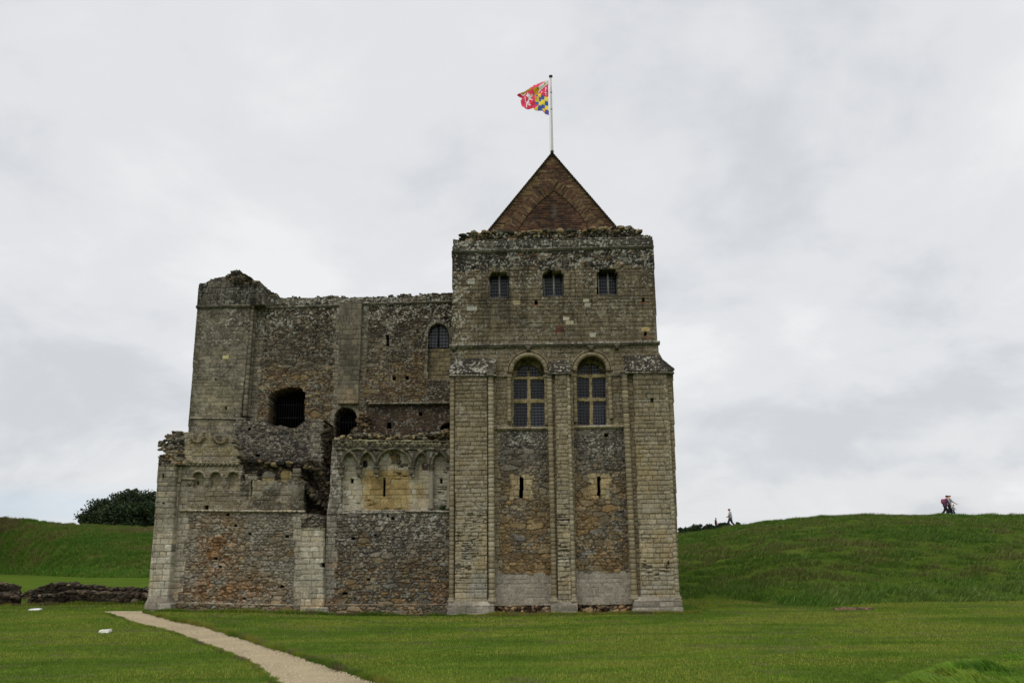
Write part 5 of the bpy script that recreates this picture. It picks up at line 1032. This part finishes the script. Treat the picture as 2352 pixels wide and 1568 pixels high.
FP = [(WHI, [(1350, 262), (1250, 288), (1200, 340), (1010, 500), (1050, 540), (1010, 690), (1110, 570), (1345, 370)]), (GOL, [(1190, 370), (1250, 318), (1265, 380), (1200, 430)]),
      (GOL, [(840, 570), (960, 500), (1050, 540), (1045, 600), (985, 700), (935, 790), (980, 890), (905, 900), (890, 690)]), (C(40, 34, 30), [(975, 505), (1005, 540), (990, 580), (975, 560)]), (GOL, [(560, 645), (740, 545), (830, 550), (600, 680), (480, 730), (410, 700)]),
      (WHI, [(400, 700), (520, 715), (500, 760), (640, 625), (560, 745), (500, 775), (430, 740)]), (C(176, 40, 62), [(330, 745), (400, 705), (520, 760), (540, 800), (500, 850), (345, 780)]),
      (YEL, [(990, 720), (1105, 700), (1095, 830), (1025, 820)]), (BLU, [(930, 775), (990, 735), (1025, 820), (960, 812)]), (BLU, [(1110, 750), (1220, 780), (1225, 912), (1105, 890)]), (YEL, [(1220, 783), (1346, 830), (1346, 975), (1225, 935)]),
      (BLU, [(1028, 822), (1100, 835), (1115, 960), (1045, 955)]), (YEL, [(970, 815), (1028, 822), (1045, 978), (905, 990), (905, 905), (982, 898)]), (YEL, [(1105, 893), (1226, 912), (1232, 1080), (1130, 1068), (1115, 960)]), (BLU, [(1228, 938), (1348, 978), (1350, 1118), (1234, 1075)]),
      (BLU, [(905, 990), (1045, 976), (1020, 1098), (985, 1105), (940, 1060)]), (YEL, [(1045, 960), (1120, 958), (1132, 1112), (1020, 1098)]), (BLU, [(1130, 1066), (1232, 1080), (1232, 1206), (1130, 1190)]), (YEL, [(1234, 1077), (1352, 1120), (1358, 1265), (1236, 1230)]),
      (YEL, [(890, 1200), (1008, 1102), (1000, 1270), (885, 1245)]), (BLU, [(1008, 1102), (1132, 1112), (1135, 1190), (1170, 1275), (1000, 1270)]), (YEL, [(1135, 1188), (1232, 1206), (1236, 1320), (1165, 1240)]), (BLU, [(1238, 1232), (1358, 1266), (1370, 1440), (1250, 1390)]),
      (WHI, [(625, 745), (668, 660), (690, 720), (750, 730), (765, 790), (800, 760), (790, 700), (830, 740), (820, 800), (760, 835), (770, 860), (830, 905), (815, 940), (770, 890), (700, 900), (720, 1030), (770, 1060), (760, 1100), (680, 1075), (700, 1040), (690, 960), (650, 1050), (640, 1165), (612, 1140), (625, 1000), (690, 870), (680, 820), (595, 755)]),
      (WHI, [(560, 795), (580, 790), (605, 860), (590, 930), (640, 960), (630, 985), (575, 950), (580, 870)]),
      (WHI, [(1215, 530), (1300, 520), (1300, 545), (1265, 530), (1262, 610), (1250, 610), (1250, 530), (1240, 500), (1268, 470), (1275, 520)]), (WHI, [(1210, 680), (1262, 640), (1310, 690), (1278, 680), (1275, 770), (1262, 770), (1260, 680)]), (WHI, [(1095, 640), (1150, 610), (1155, 650), (1132, 645), (1128, 690), (1118, 690), (1118, 645)]),
      (WHI, [(900, 400), (985, 388), (980, 402), (910, 420)]), (WHI, [(1000, 365), (1090, 345), (1090, 360), (1010, 380)]), (WHI, [(895, 460), (915, 440), (912, 470)]), (WHI, [(800, 480), (860, 480), (850, 500), (780, 500)])]
def st_flag(px, py, u, v):
    c = np.ones(px.shape+(3,))*RED
    for col, q in FP: c = np.where(inp(px, py, FX(q))[..., None], col, c)
    hx = (1260-px)/16; fold = np.exp(-((py-(206-.62*(px-1215)*.5))/6)**2)
    h = (.10*np.sin(hx*1.7+py*.05)*np.clip(hx/2, 0, 1)+.12*fold*np.clip(hx, 0, 1)+.05*np.sin(px*.22+py*.28))*.35
    return h, c
(fx, fz) = P(1260, 222, YP-.05)
fl = MB().relief(FO, YP-.05, st_flag, depth=.004, res=.014, rings=1)
for k in range(len(fl.v)): fl.v[k][:, 1] = np.clip(fl.v[k][:, 1], YP-.6, YP+.4)
fo = fl.build('flag', CLOTH, None, True, loc=(fx, YP-.05, fz)); tag(fo, 'waving red heraldic flag with a white lion and yellow and blue checks', 'flag')
# ================================================================== low ruined walls on the left
LWP = pal((52, 43, 34), (62, 52, 41), (42, 36, 30), (78, 66, 52), (34, 30, 26), (58, 53, 44), (92, 82, 66))
def ruin(name, poly, Y, depth, seed, label):
    def f(px, py, u, v):
        h, c = rub(u, v, LWP, .26, .12, seed, rel=.10, mort=.7)[:2]; h = h+.15*(fbm(u*1.6, v*1.6, 3, seed)-.5); c = dirt_shade(c, ss(fbm(u*1.2, v*2, 4, seed+1), .45, .6), .45); return h, c*.85
    (x0, x1) = P(min(a for a, b in poly), 1370, Y)[0], P(max(a for a, b in poly), 1370, Y)[0]
    base = [(a, b+(14 if b > max(bb for _, bb in poly)-4 else 0)) for a, b in poly]
    m = MB().relief(base, Y, f, depth=depth, rag=base, rings=7, rough=.10, res=.03, seed=seed)
    rs = np.random.RandomState(seed); top = sorted([(a, b) for a, b in poly if b < max(bb for _, bb in poly)-6]); xs = [a for a, b in top]; ys = [b for a, b in top]
    n = int(abs(x1-x0)*34); pos, sz = [], []
    for i in range(n):
        px = rs.uniform(xs[0], xs[-1]); X, Z = P(px, np.interp(px, xs, ys), Y); pos.append((X, Y+rs.uniform(.02, depth), Z-.03)); sz.append(rs.uniform(.05, .14))
    m.stones(pos, sz, LWP, seed)
    o = m.build(name, STONE, None, False, loc=((x0+x1)/2, Y+depth/2, 0)); tag(o, label, 'ruined wall', 'low ruined walls on the left lawn')
YB = 42.0
ruin('ruined_wall', [(38, 1379), (50, 1364), (64, 1357), (80, 1354), (95, 1346), (118, 1340), (155, 1339), (160, 1345), (215, 1346), (222, 1352), (290, 1351), (330, 1354), (360, 1360), (420, 1362), (420, 1379)], YB, 1.1, 1, 'tallest low rubble wall running behind to the keep corner')
ruin('ruined_wall', [(62, 1384), (62, 1372), (75, 1368), (110, 1366), (135, 1364), (150, 1357), (200, 1360), (300, 1364), (345, 1366), (400, 1366), (400, 1384)], 36.0, .8, 2, 'flatter rubble footing in front of the tall low wall')
ruin('ruined_wall', [(-60, 1382), (-60, 1342), (-20, 1338), (8, 1343), (20, 1348), (28, 1362), (42, 1370), (42, 1382)], 43.5, .9, 3, 'rubble wall stub cut off by the left edge of the picture, rear one')
ruin('ruined_wall', [(-60, 1384), (-60, 1366), (-10, 1364), (16, 1367), (28, 1372), (34, 1384)], 36.4, .7, 4, 'low dark rubble footing at the left edge, in front of a wall stub')
# two pale slabs and a timber lying in the grass
def slab(px, py, w, d, h, rz, label, c, tilt=.05):
    X, Y, Z = G(px, py); m = MB(); rs = np.random.RandomState(int(px)); b = bmesh.new(); bmesh.ops.create_cube(b, size=1)
    bmesh.ops.scale(b, vec=(w, d, h), verts=b.verts); bmesh.ops.bevel(b, geom=b.edges[:], offset=.02, segments=2, affect='EDGES'); bmesh.ops.subdivide_edges(b, edges=b.edges[:], cuts=2, use_grid_fill=True)
    for v in b.verts:
        v.co += Vector(rs.randn(3)*.006); v.co.z += .03*v.co.x*(1 if tilt > 0 else 0)
    b.verts.index_update(); bmesh.ops.triangulate(b, faces=b.faces[:]); V = np.array([v.co[:] for v in b.verts]); T = np.array([[v.index for v in f.verts] for f in b.faces]); b.free()
    ca, sa = math.cos(rz), math.sin(rz); V = np.stack([V[:, 0]*ca-V[:, 1]*sa, V[:, 0]*sa+V[:, 1]*ca, V[:, 2]+h*.35], -1)
    o = m.add(V, t=T, c=c).build('stone_slab', STONE); o.location = (X, Y, Z); tag(o, label, 'slab', 'pale slabs in the left lawn')
slab(242, 1452, .31, .22, .10, .15, 'pale stone slab with a dark end, beside the gravel path', C(205, 203, 196))
slab(81, 1401, .42, .30, .07, .35, 'flat white stone slab in front of the low ruined walls', C(214, 216, 212))
X, Y, Z = G(1960, 1400); m = MB(); rs = np.random.RandomState(2)
for j in range(3):
    for i in range(9):
        x0 = -.66+i*.147+rs.uniform(-.01, .01); m.box((x0, -.12+j*.085, -.05), (x0+.14, -.04+j*.085, .07+rs.uniform(-.02, .03)), pal((92, 70, 58), (74, 60, 52), (108, 84, 66))[rs.randint(3)])
o = m.build('timber_baulk', BARK); o.location = (X, Y, Z); o.rotation_euler = (0, 0, -.02); tag(o, 'weathered brown timber lying on the lawn below the right bank', 'timber')
# ================================================================== trees and bushes
def leaves(mb, cen, rad, n, size, cols, rs, flat=.8):
    d = rs.randn(n, 3); d /= np.linalg.norm(d, axis=1)[:, None]; r = rs.rand(n)**.45; p = cen+d*r[:, None]*np.array(rad)
    a = rs.randn(n, 3); a /= np.linalg.norm(a, axis=1)[:, None]; b = np.cross(a, rs.randn(n, 3)); b /= np.linalg.norm(b, axis=1)[:, None]; s = (size*rs.uniform(.5, 1.2, n))[:, None]
    V = np.stack([p-a*s, p+b*s*.45, p+a*s, p-b*s*.45], 1).reshape(-1, 3); c = cols[rs.randint(len(cols), size=n)]*rs.uniform(.6, 1.35, (n, 1))
    mb.add(V, q=np.arange(n*4).reshape(n, 4), c=np.repeat(c, 4, 0))
TG = np.array([(.030, .050, .022), (.040, .064, .024), (.050, .074, .026), (.024, .040, .020)])
def tree(px, ytop, ybase, halfw, Y, seed, label, group=None, nclump=220, dens=150, cat='tree', name='broadleaf_tree', lsz=.22, csz=.10):
    rs = np.random.RandomState(seed); X, zt = P(px, ytop, Y); zb_ = P(px, ybase, Y)[1]; w_ = halfw/F*Y
    root = empty(name, (X, Y, 0)); tag(root, label, cat, group)
    m = MB(); H = zt-0; cz = (zt+zb_)/2; hz = (zt-zb_)/2*1.0
    zlow = zb_-hz*.35; czz = (zt+zlow)/2; hz = (zt-zlow)/2
    m.tube([(X, Y, -.3), (X+.1, Y, czz*.4), (X-.1, Y, czz*.8), (X, Y, czz+hz*.3)], [w_*.09, w_*.075, w_*.06, w_*.02], 10, C(64, 56, 46))
    cents = []
    for i in range(nclump):
        d = rs.randn(3); d /= np.linalg.norm(d); r = rs.rand()**.33*(.80+.22*rs.rand()); c = np.array([X, Y, czz])+d*r*np.array([w_, w_*.8, hz]); cents.append(c)
    for c in cents[::9]: m.tube([(X, Y, czz*.7), ((X+c[0])/2, (Y+c[1])/2, (czz*.8+c[2])/2), tuple(c)], [w_*.03, w_*.018, w_*.006], 6, C(64, 56, 46))
    under(m, 'trunk', root, BARK, True)
    m = MB()
    for c in cents: k = rs.uniform(.6, 1.3); leaves(m, c, (w_*csz*k*1.3, w_*csz*k*1.3, w_*csz*k*.9), int(dens*k*k), lsz, TG*rs.uniform(.75, 1.3), rs)
    under(m, 'crown', root, LEAF)
tree(330, 1123, 1222, 128, 185, 3, 'dark round broadleaf tree behind the left bank, left of the keep', nclump=250, dens=120, lsz=.36, csz=.115)
tree(238, 1153, 1216, 52, 182, 4, 'smaller dark tree crown at the left foot of the big round tree', nclump=110, dens=90, lsz=.33, csz=.17)
for i, (px, yt, yb, hw, lb) in enumerate([(1573, 1210, 1230, 15, 'thin ragged bush right against the tower edge'), (1601, 1203, 1228, 20, 'spiky dark bush behind the right bank, second from the tower'), (1630, 1204, 1226, 17, 'bush on the skyline just left of the standing boy'),
        (1653, 1197.5, 1220, 9, 'rounded dark bush just right of the standing boy'), (1668, 1199, 1217, 11, 'low bush between the boy and the man in the pale shirt'), (1696, 1199, 1214, 9, 'small thin bush just right of the man in the pale shirt')]):
    tree(px, yt, yb, hw, 96, 20+i, lb, 'bushes on the skyline behind the right bank', 46, 60, 'bush', 'bush', .13, .22)
# ================================================================== people on the right bank
def skinned(name, chain, mat, col, parent, sub=1):
    """chain: list of (point, radius, parent index or None) -> one continuous skinned surface"""
    me = bpy.data.meshes.new(name); vs_ = [c[0] for c in chain]; es = [(i, c[2]) for i, c in enumerate(chain) if c[2] is not None]
    me.from_pydata(vs_, es, []); o = bpy.data.objects.new(name, me); COL.objects.link(o)
    sk_ = o.modifiers.new('skin', 'SKIN'); me.skin_vertices or bpy.context.view_layer.objects
    lay = me.skin_vertices[0] if len(me.skin_vertices) else None
    for i, c in enumerate(chain):
        r = c[1]; lay.data[i].radius = (r, r) if not isinstance(r, tuple) else r; lay.data[i].use_root = c[2] is None
    ss_ = o.modifiers.new('smooth', 'SUBSURF'); ss_.levels = sub; ss_.render_levels = sub
    bpy.context.view_layer.update(); dg = bpy.context.evaluated_depsgraph_get(); ev = o.evaluated_get(dg).to_mesh()
    V = np.array([v.co[:] for v in ev.vertices]); fs = [list(p.vertices) for p in ev.polygons]; bpy.data.objects.remove(o)
    Q = [f for f in fs if len(f) == 4]; T = [f for f in fs if len(f) == 3]
    mb = MB().add(V, q=np.array(Q) if Q else None, t=np.array(T) if T else None, c=col); o2 = mb.build(name, mat, None, True); o2.parent = parent; return o2
def person(px, py, H, yaw, label, J, cloth, hair, Yc, bald=False, skirt=0.0, extra=None, skin=C(176, 128, 104)):
    X, Z = P(px, py, Yc); root = empty('person', (X, Yc, Z), yaw); root.scale = (H/1.75*1.28, H/1.75*1.28, H/1.75); tag(root, label, 'person', 'walkers on the right bank')
    # joints in a 1.75 m body, x = forward, y = left
    hip = np.array([0, 0, .92]); ch = hip+np.array([J.get('lean', 0)*.5, 0, .42]); nk = hip+np.array([J.get('lean', 0)*.62, 0, .58]); hd = nk+np.array([J.get('nod', .03), 0, .16])
    chain = [(hip, .125, None), (hip*.5+ch*.5, .115, 0), (ch, (.13, .15), 1), (nk, .055, 2), (nk+np.array([.005, 0, .05]), .05, 3), (hd-np.array([0, 0, .04]), (.072, .075), 4), (hd, (.088, .080), 5), (hd+np.array([0, 0, .06]), (.075, .072), 6), (hd+np.array([.085, 0, -.015]), .014, 6), (hd+np.array([0, .078, -.01]), .016, 6), (hd+np.array([0, -.078, -.01]), .016, 6)]
    limb = {}
    for s, side in ((1, 'l'), (-1, 'r')):
        sh = ch+np.array([0, s*.17, .10]); el, wr = [np.array(q) for q in J['arm_'+side]]; el = sh+el; wr = el+wr
        i = len(chain); chain += [(sh, .058, 2), (el, .043, i), (wr, .030, i+1)]; dr = (wr-el)/np.linalg.norm(wr-el); pm = wr+dr*.06; chain.append((pm, (.036, .02), i+2)); pi = i+3
        for k, (off, ln) in enumerate(((.028, .075), (.010, .085), (-.008, .08), (-.026, .062))):
            b0 = pm+dr*.03+np.array([off, 0, 0]); chain += [(b0, .010, pi), (b0+dr*ln*.5+np.array([0, -s*.004, 0]), .009, len(chain)), (b0+dr*ln+np.array([0, -s*.02, 0]), .008, len(chain)+1)]
        chain += [(wr+dr*.03+np.array([.038, 0, 0]), .011, pi), (wr+dr*.075+np.array([.058, 0, 0]), .009, len(chain))]
        hp_ = hip+np.array([0, s*.085, -.05]); kn, an = [np.array(q) for q in J['leg_'+side]]; kn = hp_+kn; an = kn+an
        i = len(chain); chain += [(hp_, .09, 0), (kn, .058, i), (an, .040, i+1), (an+np.array([.07, 0, -.045]), .038, i+2), (an+np.array([.15, 0, -.055]), .030, i+3)]
        limb[side] = (sh, el, wr, hp_, kn, an)
    skinned('body', chain, SKIN, skin, root)
    top, leg, shoe = cloth
    tc_ = [(hip-np.array([0, 0, .10+skirt]), (.175+skirt*.25, .185+skirt*.25), None), (hip+np.array([0, 0, .08]), (.165, .175), 0), (hip*.5+ch*.5, (.16, .17), 1), (ch, (.17, .19), 2), (nk-np.array([0, 0, .05]), .085, 3)]
    for s in 'lr':
        sh, el, wr, hp_, kn, an = limb[s]; i = len(tc_); tc_ += [(sh, .078, 3), (el, .062, i), (wr*.9+el*.1, .048, i+1)]
    skinned('jacket', tc_, CLOTH, top, root)
    tr = [(hip+np.array([0, 0, .02]), (.15, .16), None), (hip+np.array([0, 0, .12]), (.14, .15), 0)]
    for s in 'lr':
        sh, el, wr, hp_, kn, an = limb[s]; i = len(tr); tr += [(hp_, .118, 0), (kn, .092, i), (an, .074, i+1), (an-np.array([0, 0, .06]), .07, i+2)]
    skinned('trousers', tr, CLOTH, leg, root)
    for s in 'lr':
        an = limb[s][5]; skinned('shoe', [(an+np.array([-.04, 0, -.03]), .048, None), (an+np.array([.07, 0, -.045]), .05, 0), (an+np.array([.17, 0, -.058]), .036, 1)], CLOTH, shoe, root)
    m = MB(); v = ICO*np.array([.105, .094, .10])*np.where(ICO[:, 2:] < -.1, .7, 1); v = v[:, :]+hd+np.array([-.018, 0, .035 if not bald else .02])
    if bald: v = (ICO*np.array([.085, .089, .05]))+hd+np.array([-.02, 0, .0])
    m.add(v, t=ICOF, c=hair); o = m.build('hair', CLOTH, None, True); o.parent = root
    for s in (1, -1):
        m = MB().add(ICO*.010+hd+np.array([.078, s*.03, .012]), t=ICOF, c=C(30, 24, 22)); o = m.build('eye', SKIN, None, True); o.parent = root
    m = MB().add(ICO*np.array([.008, .022, .006])+hd+np.array([.076, 0, -.045]), t=ICOF, c=C(120, 60, 56)); o = m.build('mouth', SKIN, None, True); o.parent = root
    if extra: extra(root, ch, hip, limb, hd)
    return root
stand = dict(arm_l=((.02, .05, -.28), (.12, -.03, -.20)), arm_r=((.02, -.05, -.28), (.12, .03, -.20)), leg_l=((.04, .0, -.42), (-.03, 0, -.40)), leg_r=((.0, -.01, -.42), (-.05, 0, -.40)), nod=.05)
walk = dict(arm_l=((-.08, .05, -.27), (.05, 0, -.25)), arm_r=((.05, -.05, -.28), (.12, .0, -.20)), leg_l=((.16, 0, -.40), (-.06, 0, -.39)), leg_r=((-.08, 0, -.42), (-.24, 0, -.32)), lean=.10, nod=.06)
BLK = C(34, 33, 38)
def cy(px, a): return a
person(1645.3, 1216.6, 1.14, -.5, 'boy in dark clothes standing with head bowed on the bank', stand, (C(58, 42, 46), C(44, 44, 52), BLK), C(44, 34, 28), 85.8)
person(1679, 1209.8, 1.70, 2.7, 'man in a long pale grey shirt walking away on the bank', dict(walk, arm_l=((.02, .06, -.27), (.13, -.03, -.12)), arm_r=((.02, -.06, -.27), (.13, .03, -.12)), lean=.0), (C(140, 136, 138), C(46, 46, 56), BLK), C(36, 28, 26), 84.5, skirt=.14)
def ruck(root, ch, hip, limb, hd):
    m = MB(); v = ICO*np.array([.13, .17, .25])+ch+np.array([-.20, 0, -.10]); m.add(v, t=ICOF, c=C(120, 66, 84)); o = m.build('rucksack', CLOTH, None, True); o.parent = root
person(2173.5, 1183.6, 1.64, -.1, 'person in a purple jacket with a rucksack striding up the bank', dict(walk, lean=.22, nod=.09), (C(84, 54, 84), BLK, BLK), C(36, 24, 34), 73.0, skirt=.10, extra=ruck)
person(2183.3, 1183.8, 1.74, -.15, 'balding man in a pale grey top walking beside the purple jacket', dict(walk, lean=.08, leg_l=((.10, 0, -.41), (.02, 0, -.40)), leg_r=((-.04, 0, -.43), (-.12, 0, -.37)), arm_r=((.10, -.05, -.26), (.18, -.02, -.16))), (C(150, 154, 150), BLK, C(60, 50, 46)), C(150, 120, 108), 73.6, bald=True, skirt=.05)
person(2191.5, 1184, .92, -.1, 'small child in a pale top walking in front of the adults', dict(walk, lean=.05), (C(156, 158, 158), C(60, 64, 84), C(90, 60, 54)), C(110, 86, 74), 73.4)
